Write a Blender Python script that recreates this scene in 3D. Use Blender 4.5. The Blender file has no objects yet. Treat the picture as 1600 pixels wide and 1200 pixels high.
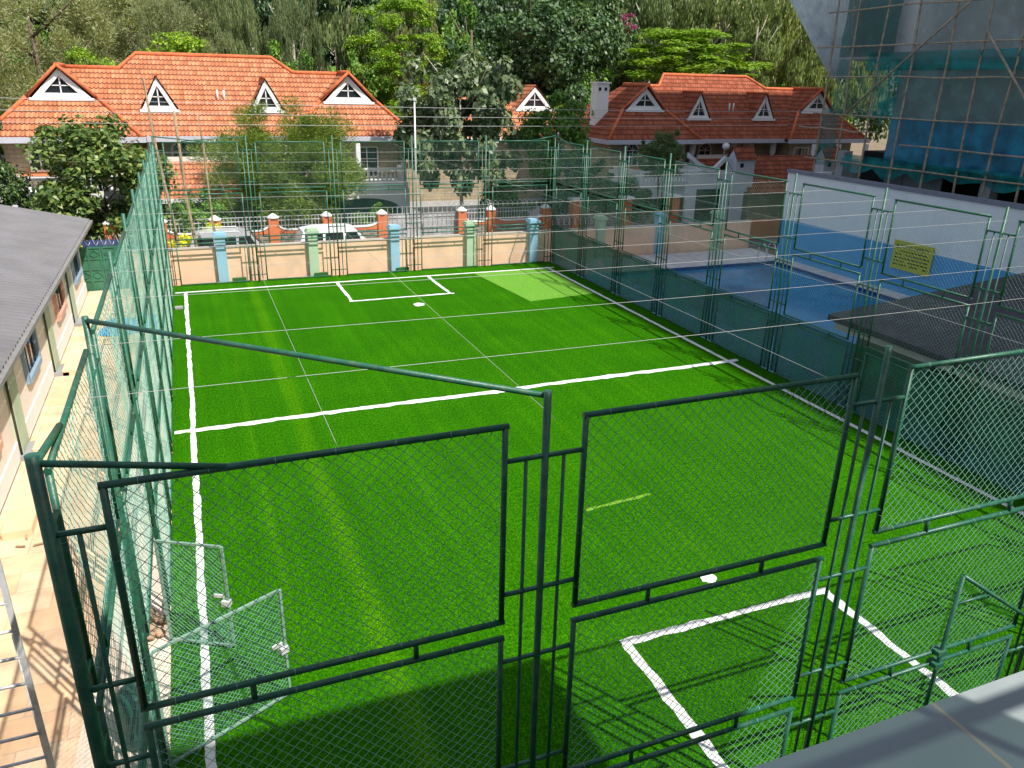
import bpy, bmesh, math, random
import numpy as np
from mathutils import Vector, Matrix
R = math.radians
random.seed(7)
rng = np.random.default_rng(11)
SC = bpy.context.scene
COL = SC.collection

# ------------------------------------------------------------------ camera, sky, sun, exposure
cam_d = bpy.data.cameras.new("camera")
cam = bpy.data.objects.new("camera", cam_d)
COL.objects.link(cam)
cam_d.sensor_width = 36.0
cam_d.lens = 1213.92 / 1600 * 36.0
cam_d.clip_start = 0.05
cam_d.clip_end = 2000
yw, pt, rl = R(-22.498), R(21.184), R(1.39)
fw = Vector((math.sin(-yw) * math.cos(pt), math.cos(yw) * math.cos(pt), -math.sin(pt)))
r0 = Vector((math.cos(yw), math.sin(yw), 0))
u0 = r0.cross(fw)
r2 = r0 * math.cos(rl) + u0 * math.sin(rl)
u2 = -r0 * math.sin(rl) + u0 * math.cos(rl)
mw = Matrix.Identity(4)
for i in range(3):
    mw[i][0] = r2[i]; mw[i][1] = u2[i]; mw[i][2] = -fw[i]
mw[2][3] = 8.1
cam.matrix_world = mw
SC.camera = cam

SUNV = Vector((0.36, -0.607, 1.0)).normalized()
el = math.asin(SUNV.z)
az = math.atan2(SUNV.x, SUNV.y)
world = bpy.data.worlds.new("World")
SC.world = world
world.use_nodes = True
wn = world.node_tree
bg = wn.nodes["Background"]
sky = wn.nodes.new("ShaderNodeTexSky")
sky.sky_type = 'NISHITA'
sky.sun_disc = False
sky.sun_elevation = el
sky.sun_rotation = az
sky.air_density = 1.0
sky.dust_density = 1.6
sky.ozone_density = 0.5
hsv = wn.nodes.new("ShaderNodeHueSaturation")
hsv.inputs["Saturation"].default_value = 0.68
wn.links.new(sky.outputs[0], hsv.inputs["Color"])
wn.links.new(hsv.outputs[0], bg.inputs[0])
bg.inputs[1].default_value = 0.15
sun_d = bpy.data.lights.new("sun", 'SUN')
sun_d.energy = 5.0
sun_d.angle = R(0.53)
sun_d.color = (1.0, 0.955, 0.88)
sun = bpy.data.objects.new("sun", sun_d)
COL.objects.link(sun)
sun.rotation_euler = (-SUNV).to_track_quat('-Z', 'Y').to_euler()
SC.view_settings.view_transform = 'Standard'
SC.view_settings.look = 'None'
SC.view_settings.exposure = 0.33
SC.view_settings.gamma = 1.0
SC.render.engine = 'CYCLES'
SC.cycles.max_bounces = 6
SC.cycles.transparent_max_bounces = 12
SC.cycles.diffuse_bounces = 3
SC.cycles.glossy_bounces = 2
SC.cycles.transmission_bounces = 3

# ------------------------------------------------------------------ materials
MATS = {}
def nt_new(name):
    m = bpy.data.materials.new(name)
    m.use_nodes = True
    nt = m.node_tree
    b = nt.nodes["Principled BSDF"]
    return m, nt, b

def N(nt, typ, **kw):
    n = nt.nodes.new(typ)
    for k, v in kw.items():
        setattr(n, k, v)
    return n

def ramp(nt, stops, interp='LINEAR'):
    n = nt.nodes.new("ShaderNodeValToRGB")
    cr = n.color_ramp
    cr.interpolation = interp
    while len(cr.elements) > 1:
        cr.elements.remove(cr.elements[-1])
    cr.elements[0].position = stops[0][0]
    cr.elements[0].color = (*stops[0][1], 1)
    for p, c in stops[1:]:
        e = cr.elements.new(p)
        e.color = (*c, 1)
    return n

def mul(c, f):
    return tuple(min(1, x * f) for x in c)

def mat(name, col, rough=0.7, var=0.15, scale=3.0, bump=0.0, bscale=None, metal=0.0, spec=0.4, dirt=None, dscale=1.2, damt=0.5):
    if name in MATS:
        return MATS[name]
    m, nt, b = nt_new(name)
    tc = N(nt, "ShaderNodeTexCoord")
    nz = N(nt, "ShaderNodeTexNoise")
    nz.inputs["Scale"].default_value = scale
    nz.inputs["Detail"].default_value = 6
    nt.links.new(tc.outputs["Object"], nz.inputs["Vector"])
    rp = ramp(nt, [(0.3, mul(col, 1 - var)), (0.7, mul(col, 1 + var))])
    nt.links.new(nz.outputs["Fac"], rp.inputs[0])
    out = rp.outputs[0]
    if dirt:
        n2 = N(nt, "ShaderNodeTexNoise")
        n2.inputs["Scale"].default_value = dscale
        n2.inputs["Detail"].default_value = 8
        n2.inputs["Roughness"].default_value = 0.7
        nt.links.new(tc.outputs["Object"], n2.inputs["Vector"])
        r2_ = ramp(nt, [(0.48, (0, 0, 0)), (0.72, (damt,) * 3)])
        nt.links.new(n2.outputs["Fac"], r2_.inputs[0])
        mx = N(nt, "ShaderNodeMixRGB")
        nt.links.new(r2_.outputs[0], mx.inputs[0])
        nt.links.new(out, mx.inputs[1])
        mx.inputs[2].default_value = (*dirt, 1)
        out = mx.outputs[0]
    nt.links.new(out, b.inputs["Base Color"])
    b.inputs["Roughness"].default_value = rough
    b.inputs["Metallic"].default_value = metal
    b.inputs["Specular IOR Level"].default_value = spec
    if bump:
        n3 = N(nt, "ShaderNodeTexNoise")
        n3.inputs["Scale"].default_value = bscale or scale * 6
        n3.inputs["Detail"].default_value = 5
        nt.links.new(tc.outputs["Object"], n3.inputs["Vector"])
        bp = N(nt, "ShaderNodeBump")
        bp.inputs["Strength"].default_value = bump
        bp.inputs["Distance"].default_value = 0.02
        nt.links.new(n3.outputs["Fac"], bp.inputs["Height"])
        nt.links.new(bp.outputs[0], b.inputs["Normal"])
    MATS[name] = m
    return m

def mat_leaf(name, c1, c2, c3=None, trans=0.3, rough=0.55):
    if name in MATS:
        return MATS[name]
    m, nt, b = nt_new(name)
    g = N(nt, "ShaderNodeNewGeometry")
    c3 = c3 or mul(c2, 1.2)
    c1, c2, c3 = mul(c1, 1.5), mul(c2, 1.35), mul(c3, 1.25)
    rp = ramp(nt, [(0.0, c1), (0.55, c2), (1.0, c3)])
    nt.links.new(g.outputs["Random Per Island"], rp.inputs[0])
    oi = N(nt, "ShaderNodeObjectInfo")
    ro = ramp(nt, [(0.0, (0.72, 0.78, 0.85)), (0.5, (1.0, 1.0, 1.0)), (1.0, (1.28, 1.16, 0.95))])
    nt.links.new(oi.outputs["Random"], ro.inputs[0])
    mo = N(nt, "ShaderNodeMixRGB", blend_type='MULTIPLY'); mo.inputs[0].default_value = 1
    nt.links.new(rp.outputs[0], mo.inputs[1]); nt.links.new(ro.outputs[0], mo.inputs[2])
    rp = mo
    nt.links.new(rp.outputs[0], b.inputs["Base Color"])
    b.inputs["Roughness"].default_value = rough
    b.inputs["Specular IOR Level"].default_value = 0.35
    tr = N(nt, "ShaderNodeBsdfTranslucent")
    mx2 = N(nt, "ShaderNodeMixRGB", blend_type='MULTIPLY')
    mx2.inputs[0].default_value = 1
    nt.links.new(rp.outputs[0], mx2.inputs[1])
    mx2.inputs[2].default_value = (1.5, 1.6, 0.6, 1)
    nt.links.new(mx2.outputs[0], tr.inputs[0])
    ms = N(nt, "ShaderNodeMixShader")
    ms.inputs[0].default_value = trans
    nt.links.new(b.outputs[0], ms.inputs[1])
    nt.links.new(tr.outputs[0], ms.inputs[2])
    nt.links.new(ms.outputs[0], nt.nodes["Material Output"].inputs[0])
    MATS[name] = m
    return m

def mat_turf():
    m, nt, b = nt_new("artificial turf")
    tc = N(nt, "ShaderNodeTexCoord")
    co = tc.outputs["Object"]
    def noise(sc, det=4, vec=None, rough=0.5):
        n = N(nt, "ShaderNodeTexNoise")
        n.inputs["Scale"].default_value = sc
        n.inputs["Detail"].default_value = det
        n.inputs["Roughness"].default_value = rough
        nt.links.new(vec or co, n.inputs["Vector"])
        return n.outputs["Fac"]
    def mapped(s):
        mp = N(nt, "ShaderNodeMapping")
        mp.inputs["Scale"].default_value = s
        nt.links.new(co, mp.inputs["Vector"])
        return mp.outputs[0]
    fa = noise(17, 6, mapped((1.35, 0.7, 1)), 0.9)
    fb = noise(45, 3, mapped((1.2, 0.8, 1)), 0.8)
    fm = N(nt, "ShaderNodeMath", operation='MULTIPLY_ADD'); nt.links.new(fb, fm.inputs[0]); fm.inputs[1].default_value = 0.8
    fs_ = N(nt, "ShaderNodeMath", operation='MULTIPLY_ADD'); nt.links.new(fa, fs_.inputs[0]); fs_.inputs[1].default_value = 1.0; fs_.inputs[2].default_value = -0.4
    nt.links.new(fs_.outputs[0], fm.inputs[2])
    fine = fm.outputs[0]
    rpf = ramp(nt, [(0.34, (0.004, 0.034, 0.0004)), (0.5, (0.018, 0.122, 0.0006)), (0.68, (0.072, 0.30, 0.0012))])
    nt.links.new(fine, rpf.inputs[0])
    # lengthwise streaks left by the rolls and the brush
    st = noise(1.0, 5, mapped((3.2, 0.10, 1)), 0.6)
    r_st = ramp(nt, [(0.40, (0.88, 0.90, 0.9)), (0.56, (1.0, 1.0, 1.0)), (0.70, (1.25, 1.14, 1.0))])
    nt.links.new(st, r_st.inputs[0])
    m1 = N(nt, "ShaderNodeMixRGB", blend_type='MULTIPLY'); m1.inputs[0].default_value = 1
    nt.links.new(rpf.outputs[0], m1.inputs[1]); nt.links.new(r_st.outputs[0], m1.inputs[2])
    # soft patches
    pa = noise(0.55, 3)
    r_pa = ramp(nt, [(0.35, (0.88, 0.92, 1.0)), (0.65, (1.12, 1.06, 1.0))])
    nt.links.new(pa, r_pa.inputs[0])
    m2 = N(nt, "ShaderNodeMixRGB", blend_type='MULTIPLY'); m2.inputs[0].default_value = 1
    nt.links.new(m1.outputs[0], m2.inputs[1]); nt.links.new(r_pa.outputs[0], m2.inputs[2])
    # two worn seams between rolls (x = 1.95 and 8.1), yellower fibres, wandering edge
    sx = N(nt, "ShaderNodeSeparateXYZ"); nt.links.new(co, sx.inputs[0])
    wob = noise(0.35, 3, None)
    cur = m2.outputs[0]
    for x0, wd, am in ((1.95, 0.26, 0.6), (8.05, 0.16, 0.24), (5.1, 0.10, 0.12), (11.4, 0.14, 0.15), (0.75, 0.12, 0.2)):
        a = N(nt, "ShaderNodeMath", operation='MULTIPLY_ADD')
        nt.links.new(wob, a.inputs[0]); a.inputs[1].default_value = 0.35
        nt.links.new(sx.outputs[0], a.inputs[2])
        s = N(nt, "ShaderNodeMath", operation='SUBTRACT'); nt.links.new(a.outputs[0], s.inputs[0]); s.inputs[1].default_value = x0 + 0.17
        ab = N(nt, "ShaderNodeMath", operation='ABSOLUTE'); nt.links.new(s.outputs[0], ab.inputs[0])
        mr = N(nt, "ShaderNodeMapRange"); nt.links.new(ab.outputs[0], mr.inputs[0])
        mr.inputs[1].default_value = wd; mr.inputs[2].default_value = wd * 0.25
        mr.inputs[3].default_value = 0; mr.inputs[4].default_value = am
        mxs = N(nt, "ShaderNodeMixRGB"); nt.links.new(mr.outputs[0], mxs.inputs[0])
        nt.links.new(cur, mxs.inputs[1])
        mm = N(nt, "ShaderNodeMixRGB", blend_type='MULTIPLY'); mm.inputs[0].default_value = 1
        nt.links.new(cur, mm.inputs[1]); mm.inputs[2].default_value = (2.4, 1.45, 1.4, 1)
        nt.links.new(mm.outputs[0], mxs.inputs[2])
        cur = mxs.outputs[0]
    nt.links.new(cur, b.inputs["Base Color"])
    b.inputs["Roughness"].default_value = 0.9
    b.inputs["Specular IOR Level"].default_value = 0.03
    bp = N(nt, "ShaderNodeBump"); bp.inputs["Strength"].default_value = 0.45; bp.inputs["Distance"].default_value = 0.02
    nt.links.new(fine, bp.inputs["Height"]); nt.links.new(bp.outputs[0], b.inputs["Normal"])
    return m

def mat_tile(name, base, tw=0.21, th=0.40):
    """curved clay tiles on the roof's own UVs (metres)"""
    m, nt, b = nt_new(name)
    uv = N(nt, "ShaderNodeUVMap")
    sp = N(nt, "ShaderNodeSeparateXYZ"); nt.links.new(uv.outputs[0], sp.inputs[0])
    def math_(op, a, bb=None, c=None):
        n = N(nt, "ShaderNodeMath", operation=op)
        for i, x in enumerate((a, bb, c)):
            if x is None: continue
            if isinstance(x, (int, float)): n.inputs[i].default_value = x
            else: nt.links.new(x, n.inputs[i])
        return n.outputs[0]
    U = math_('DIVIDE', sp.outputs[0], tw)
    V = math_('DIVIDE', sp.outputs[1], th)
    # scalloped lower edge of each course
    wave = math_('SINE', math_('MULTIPLY', U, 2 * math.pi))
    V2 = math_('MULTIPLY_ADD', wave, 0.09, V)
    fv = math_('FRACT', V2)
    fu = math_('FRACT', U)
    saw = math_('SUBTRACT', 1.0, fv)
    prof = math_('MULTIPLY_ADD', wave, 0.35, math_('MULTIPLY', saw, 0.6))
    cb = N(nt, "ShaderNodeCombineXYZ")
    nt.links.new(math_('FLOOR', U), cb.inputs[0]); nt.links.new(math_('FLOOR', V2), cb.inputs[1])
    wnz = N(nt, "ShaderNodeTexWhiteNoise"); nt.links.new(cb.outputs[0], wnz.inputs[0])
    rp = ramp(nt, [(0.0, mul(base, 0.72)), (0.5, base), (1.0, (min(1, base[0] * 1.2), base[1] * 1.35, base[2] * 1.4))])
    nt.links.new(wnz.outputs[0], rp.inputs[0])
    nz = N(nt, "ShaderNodeTexNoise"); nz.inputs["Scale"].default_value = 0.7; nz.inputs["Detail"].default_value = 8
    nz.inputs["Roughness"].default_value = 0.7
    tc = N(nt, "ShaderNodeTexCoord"); nt.links.new(tc.outputs["Object"], nz.inputs["Vector"])
    rn = ramp(nt, [(0.45, (0, 0, 0)), (0.75, (0.6, 0.6, 0.6))]); nt.links.new(nz.outputs["Fac"], rn.inputs[0])
    mx = N(nt, "ShaderNodeMixRGB"); nt.links.new(rn.outputs[0], mx.inputs[0]); nt.links.new(rp.outputs[0], mx.inputs[1])
    mx.inputs[2].default_value = (base[0] * 0.55, base[1] * 0.6, base[2] * 0.75, 1)
    # occlusion shade painted into the joints between courses and columns
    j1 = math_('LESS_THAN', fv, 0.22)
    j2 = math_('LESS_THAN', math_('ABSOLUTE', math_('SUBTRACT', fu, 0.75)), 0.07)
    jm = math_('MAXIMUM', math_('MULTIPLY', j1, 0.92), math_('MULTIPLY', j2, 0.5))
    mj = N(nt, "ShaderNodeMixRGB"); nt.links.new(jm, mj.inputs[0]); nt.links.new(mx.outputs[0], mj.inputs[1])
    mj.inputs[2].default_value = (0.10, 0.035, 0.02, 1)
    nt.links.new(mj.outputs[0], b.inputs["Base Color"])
    bp = N(nt, "ShaderNodeBump"); bp.inputs["Strength"].default_value = 0.8; bp.inputs["Distance"].default_value = 0.06
    nt.links.new(prof, bp.inputs["Height"]); nt.links.new(bp.outputs[0], b.inputs["Normal"])
    b.inputs["Roughness"].default_value = 0.95
    b.inputs["Specular IOR Level"].default_value = 0.05
    MATS[name] = m
    return m

def mat_brick(name, c1, c2, mortar, bw, bh, ms=0.02, axis='XZ', rough=0.85, bump=0.3, offset=0.5, squash=1.0):
    if name in MATS:
        return MATS[name]
    m, nt, b = nt_new(name)
    tc = N(nt, "ShaderNodeTexCoord")
    sp = N(nt, "ShaderNodeSeparateXYZ"); nt.links.new(tc.outputs["Object"], sp.inputs[0])
    cb = N(nt, "ShaderNodeCombineXYZ")
    if axis == 'XZ':
        add = N(nt, "ShaderNodeMath", operation='ADD')
        nt.links.new(sp.outputs[0], add.inputs[0]); nt.links.new(sp.outputs[1], add.inputs[1])
        nt.links.new(add.outputs[0], cb.inputs[0]); nt.links.new(sp.outputs[2], cb.inputs[1])
    else:
        nt.links.new(sp.outputs[0], cb.inputs[0]); nt.links.new(sp.outputs[1], cb.inputs[1])
    br = N(nt, "ShaderNodeTexBrick")
    br.inputs["Scale"].default_value = 1
    br.inputs["Brick Width"].default_value = bw
    br.inputs["Row Height"].default_value = bh
    br.inputs["Mortar Size"].default_value = ms
    br.inputs["Mortar Smooth"].default_value = 0.3
    br.inputs["Color1"].default_value = (*c1, 1)
    br.inputs["Color2"].default_value = (*c2, 1)
    br.inputs["Mortar"].default_value = (*mortar, 1)
    br.offset = offset
    nt.links.new(cb.outputs[0], br.inputs["Vector"])
    nz = N(nt, "ShaderNodeTexNoise"); nz.inputs["Scale"].default_value = 2.2; nz.inputs["Detail"].default_value = 7
    nt.links.new(tc.outputs["Object"], nz.inputs["Vector"])
    rp = ramp(nt, [(0.3, (0.75, 0.75, 0.78)), (0.7, (1.12, 1.1, 1.08))]); nt.links.new(nz.outputs["Fac"], rp.inputs[0])
    mx = N(nt, "ShaderNodeMixRGB", blend_type='MULTIPLY'); mx.inputs[0].default_value = 1
    nt.links.new(br.outputs["Color"], mx.inputs[1]); nt.links.new(rp.outputs[0], mx.inputs[2])
    nt.links.new(mx.outputs[0], b.inputs["Base Color"])
    b.inputs["Roughness"].default_value = rough
    bp = N(nt, "ShaderNodeBump"); bp.inputs["Strength"].default_value = bump; bp.inputs["Distance"].default_value = 0.02
    bp.invert = True
    nt.links.new(br.outputs["Fac"], bp.inputs["Height"]); nt.links.new(bp.outputs[0], b.inputs["Normal"])
    MATS[name] = m
    return m

def mat_net(name, col, alpha, rough=0.8):
    """woven shade net: partly see-through, partly light-catching cloth"""
    if name in MATS:
        return MATS[name]
    m, nt, b = nt_new(name)
    tc = N(nt, "ShaderNodeTexCoord")
    nz = N(nt, "ShaderNodeTexNoise"); nz.inputs["Scale"].default_value = 1.6; nz.inputs["Detail"].default_value = 7
    nt.links.new(tc.outputs["Object"], nz.inputs["Vector"])
    rp = ramp(nt, [(0.3, mul(col, 0.6)), (0.7, mul(col, 1.35))]); nt.links.new(nz.outputs["Fac"], rp.inputs[0])
    nt.links.new(rp.outputs[0], b.inputs["Base Color"])
    b.inputs["Roughness"].default_value = rough
    b.inputs["Specular IOR Level"].default_value = 0.1
    tl = N(nt, "ShaderNodeBsdfTranslucent"); nt.links.new(rp.outputs[0], tl.inputs[0])
    m1 = N(nt, "ShaderNodeMixShader"); m1.inputs[0].default_value = 0.35
    nt.links.new(b.outputs[0], m1.inputs[1]); nt.links.new(tl.outputs[0], m1.inputs[2])
    tp = N(nt, "ShaderNodeBsdfTransparent")
    m2 = N(nt, "ShaderNodeMixShader")
    r3 = ramp(nt, [(0.3, (1 - alpha + 0.12,) * 3), (0.7, (max(0, 1 - alpha - 0.1),) * 3)])
    nt.links.new(nz.outputs["Fac"], r3.inputs[0]); nt.links.new(r3.outputs[0], m2.inputs[0])
    nt.links.new(m1.outputs[0], m2.inputs[1]); nt.links.new(tp.outputs[0], m2.inputs[2])
    nt.links.new(m2.outputs[0], nt.nodes["Material Output"].inputs[0])
    MATS[name] = m
    return m

def mat_glass_dark(name="window glass", col=(0.02, 0.025, 0.03)):
    if name in MATS:
        return MATS[name]
    m, nt, b = nt_new(name)
    b.inputs["Base Color"].default_value = (*col, 1)
    b.inputs["Roughness"].default_value = 0.08
    b.inputs["Specular IOR Level"].default_value = 0.7
    MATS[name] = m
    return m

TURF = mat_turf()
CHALK = mat("white marking powder", (0.78, 0.78, 0.76), 0.95, 0.06, 8, 0.6, 60)
GREEN = mat("green pipe paint", (0.020, 0.115, 0.070), 0.40, 0.25, 5, 0.15, 60, 0.0, 0.5, (0.10, 0.17, 0.10), 9, 0.75)
LINK = mat("green coated wire", (0.21, 0.44, 0.34), 0.4, 0.15, 4, 0, None, 0.0, 0.6)
WIRE = mat("galvanised wire", (0.42, 0.42, 0.41), 0.5, 0.1, 4, 0, None, 0.0, 0.4)
CLOTH = mat_net("green shade cloth", (0.035, 0.16, 0.105), 0.84)
PEACH = mat("peach wall paint", (0.88, 0.57, 0.39), 0.85, 0.07, 1.5, 0.15, 30, 0, 0.3, (0.50, 0.37, 0.28), 0.8, 0.6)
BLUEP = mat("pale blue paint", (0.30, 0.52, 0.68), 0.8, 0.06, 2, 0.1, 30, 0, 0.3, (0.35, 0.42, 0.45), 1.5, 0.3)
GREENP = mat("pale green paint", (0.42, 0.56, 0.38), 0.8, 0.06, 2, 0.1, 30, 0, 0.3, (0.38, 0.42, 0.36), 1.5, 0.3)
WHITE = mat("white paint", (0.78, 0.78, 0.77), 0.7, 0.04, 2, 0, None, 0, 0.3, (0.55, 0.54, 0.52), 1.2, 0.3)
CREAM = mat("cream plaster", (0.80, 0.72, 0.62), 0.85, 0.05, 2, 0.1, 25, 0, 0.3, (0.60, 0.52, 0.44), 0.9, 0.3)
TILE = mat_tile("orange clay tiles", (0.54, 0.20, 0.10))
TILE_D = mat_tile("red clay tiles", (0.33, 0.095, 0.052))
RIDGE = mat("clay ridge caps", (0.56, 0.15, 0.06), 0.85, 0.2, 3, 0.2, 12, 0, 0.2, (0.22, 0.08, 0.05), 2.5, 0.6)
STONE = mat_brick("beige stone blocks", (0.42, 0.33, 0.21), (0.34, 0.27, 0.17), (0.22, 0.18, 0.13), 0.55, 0.22, 0.015)
RUBBLE = mat_brick("rough stone masonry", (0.30, 0.25, 0.18), (0.17, 0.15, 0.12), (0.42, 0.38, 0.32), 0.32, 0.16, 0.02, bump=0.7)
ORANGE = mat("orange painted pillar", (0.62, 0.18, 0.07), 0.8, 0.1, 3, 0.1, 30, 0, 0.3, (0.45, 0.15, 0.08), 2, 0.4)
BARK = mat("tree bark", (0.16, 0.12, 0.085), 0.95, 0.35, 6, 0.5, 30)
PALEBARK = mat("pale tree bark", (0.42, 0.38, 0.32), 0.9, 0.3, 5, 0.4, 30)
WOOD = mat("weathered timber", (0.34, 0.25, 0.15), 0.9, 0.3, 7, 0.3, 30)
BAMBOO = mat("weathered scaffold timber", (0.34, 0.27, 0.20), 0.9, 0.35, 5, 0.2, 30)
ALU = mat("scuffed aluminium", (0.72, 0.73, 0.74), 0.5, 0.12, 9, 0.1, 50, 0.3, 0.5, (0.35, 0.34, 0.33), 7, 0.6)
GLASS = mat_glass_dark()
BLACK = mat("black rubber", (0.015, 0.015, 0.016), 0.8, 0.1)
CONC = mat("grey concrete", (0.30, 0.30, 0.30), 0.9, 0.15, 1.5, 0.3, 25, 0, 0.3, (0.18, 0.18, 0.18), 0.7, 0.5)

# ------------------------------------------------------------------ mesh helpers
class MB:
    def __init__(s):
        s.v = []; s.f = []; s.smooth = []
    def add(s, vs, fs, smooth=False):
        o = len(s.v)
        s.v += [tuple(x) for x in vs]
        s.f += [tuple(i + o for i in f) for f in fs]
        s.smooth += [smooth] * len(fs)
        return s
    def box(s, x0, x1, y0, y1, z0, z1):
        vs = [(x, y, z) for z in (z0, z1) for y in (y0, y1) for x in (x0, x1)]
        return s.add(vs, [(0, 2, 3, 1), (4, 5, 7, 6), (0, 1, 5, 4), (2, 6, 7, 3), (0, 4, 6, 2), (1, 3, 7, 5)])
    def tube(s, pts, r, n=8, r1=None, caps=True):
        pts = [Vector(p) for p in pts]
        k = len(pts)
        rings = []
        up = Vector((0, 0, 1))
        for i, p in enumerate(pts):
            t = (pts[min(i + 1, k - 1)] - pts[max(i - 1, 0)]).normalized()
            a = t.cross(up)
            if a.length < 0.05:
                a = t.cross(Vector((0, 1, 0)))
            a.normalize(); b = t.cross(a).normalized()
            rr = r if r1 is None else r + (r1 - r) * i / (k - 1)
            rings.append([p + a * rr * math.cos(2 * math.pi * j / n) + b * rr * math.sin(2 * math.pi * j / n) for j in range(n)])
        vs = [q for ring in rings for q in ring]
        fs = []
        for i in range(k - 1):
            for j in range(n):
                j2 = (j + 1) % n
                fs.append((i * n + j, i * n + j2, (i + 1) * n + j2, (i + 1) * n + j))
        o = len(s.v)
        s.add(vs, fs, n > 5)
        if caps:
            s.f.append(tuple(o + j for j in range(n - 1, -1, -1))); s.smooth.append(False)
            s.f.append(tuple(o + (k - 1) * n + j for j in range(n))); s.smooth.append(False)
        return s
    def sqbar(s, a, b, w, h=None):
        """rectangular section bar between two points"""
        a = Vector(a); b = Vector(b); h = h or w
        t = (b - a).normalized()
        x = t.cross(Vector((0, 0, 1)))
        if x.length < 0.05: x = Vector((1, 0, 0))
        x.normalize(); y = t.cross(x).normalized()
        vs = []
        for p in (a, b):
            for sx, sy in ((-1, -1), (1, -1), (1, 1), (-1, 1)):
                vs.append(p + x * sx * w / 2 + y * sy * h / 2)
        return s.add(vs, [(3, 2, 1, 0), (4, 5, 6, 7), (0, 1, 5, 4), (1, 2, 6, 5), (2, 3, 7, 6), (3, 0, 4, 7)])
    def lathe(s, prof, c=(0, 0, 0), n=16):
        vs = []; fs = []
        for r, z in prof:
            for j in range(n):
                a = 2 * math.pi * j / n
                vs.append((c[0] + r * math.cos(a), c[1] + r * math.sin(a), c[2] + z))
        for i in range(len(prof) - 1):
            for j in range(n):
                j2 = (j + 1) % n
                fs.append((i * n + j, i * n + j2, (i + 1) * n + j2, (i + 1) * n + j))
        fs.append(tuple(range(n - 1, -1, -1))); fs.append(tuple((len(prof) - 1) * n + j for j in range(n)))
        return s.add(vs, fs, True)
    def prism(s, poly, d0, d1, axis='Y'):
        """extrude a polygon of (a, b) pairs along an axis. Y: a=x b=z; X: a=y b=z; Z: a=x b=y"""
        n = len(poly)
        def P(a, b, d):
            return {'Y': (a, d, b), 'X': (d, a, b), 'Z': (a, b, d)}[axis]
        vs = [P(a, b, d0) for a, b in poly] + [P(a, b, d1) for a, b in poly]
        fs = [tuple(range(n)), tuple(range(2 * n - 1, n - 1, -1))]
        for i in range(n):
            j = (i + 1) % n
            fs.append((i, i + n, j + n, j))
        return s.add(vs, fs)
    def build(s, name, m, parent=None, bevel=0, loc=None):
        me = bpy.data.meshes.new(name)
        me.from_pydata(s.v, [], s.f)
        me.materials.append(m)
        me.polygons.foreach_set("use_smooth", s.smooth)
        bm = bmesh.new(); bm.from_mesh(me)
        bmesh.ops.recalc_face_normals(bm, faces=bm.faces)
        if bevel:
            bmesh.ops.bevel(bm, geom=[e for e in bm.edges], offset=bevel, segments=1, affect='EDGES', clamp_overlap=True)
        bm.to_mesh(me); bm.free()
        return link(name, me, parent, loc)

def link(name, me, parent=None, loc=None):
    o = bpy.data.objects.new(name, me)
    COL.objects.link(o)
    if parent: o.parent = parent
    if loc: o.location = loc
    return o

def empty(name, loc=(0, 0, 0), rz=0):
    o = bpy.data.objects.new(name, None)
    COL.objects.link(o); o.location = loc; o.rotation_euler = (0, 0, rz)
    o.empty_display_size = 0.3
    return o

def tag(o, label=None, cat=None, group=None, kind=None):
    if label: o["label"] = label
    if cat: o["category"] = cat
    if group: o["group"] = group
    if kind: o["kind"] = kind
    return o

def struct(o):
    o["kind"] = "structure"; return o

def copy_tree(o, parent=None):
    c = o.copy(); COL.objects.link(c)
    if parent: c.parent = parent
    for ch in [x for x in bpy.data.objects if x.parent == o]:
        copy_tree(ch, c)
    return c

def uv_plane(me):
    """UV in metres: u along the horizontal of the slope, v up the slope"""
    uvl = me.uv_layers.new(name="UVMap")
    for p in me.polygons:
        n = p.normal
        h = Vector((-n.y, n.x, 0))
        if h.length < 1e-4: h = Vector((1, 0, 0))
        h.normalize(); s = Vector(n).cross(h); s.normalize()
        if s.z < 0: s = -s
        for li in p.loop_indices:
            co = me.vertices[me.loops[li].vertex_index].co
            uvl.data[li].uv = (co.dot(h), co.dot(s))

def sheet(name, poly, z, m, thick=0.0):
    b = MB()
    b.prism(poly, z - max(thick, 0.02), z, 'Z')
    return struct(b.build(name, m))

# ------------------------------------------------------------------ ground, pitch, paving
XL, XR, YN, YB = -1.07, 15.9, 5.0, 33.9
ZT = 5.91
soil = mat("brown compound soil", (0.20, 0.15, 0.10), 0.95, 0.25, 1.2, 0.5, 18, 0, 0.2, (0.10, 0.12, 0.05), 0.5, 0.7)
g = MB()
xs = [-400, -60, -20, 0, 20, 40, 70, 500]
ys = [-60, 0, 35.2, 38, 41, 46, 60, 75, 100, 700]
zs = [-0.22, -0.22, -0.22, -0.35, -0.5, -0.55, -0.6, -0.6, -0.6, -0.6]
vs = [(x, y, z) for y, z in zip(ys, zs) for x in xs]
nx = len(xs)
g.add(vs, [(j * nx + i, j * nx + i + 1, (j + 1) * nx + i + 1, (j + 1) * nx + i) for j in range(len(ys) - 1) for i in range(nx - 1)])
struct(g.build("ground", soil))
sheet("turf_pitch", [(XL + .02, 1.5), (XR + .05, 1.5), (XR + .05, YB + .2), (XL + .02, YB + .2)], 0.0, TURF, 0.15)

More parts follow.
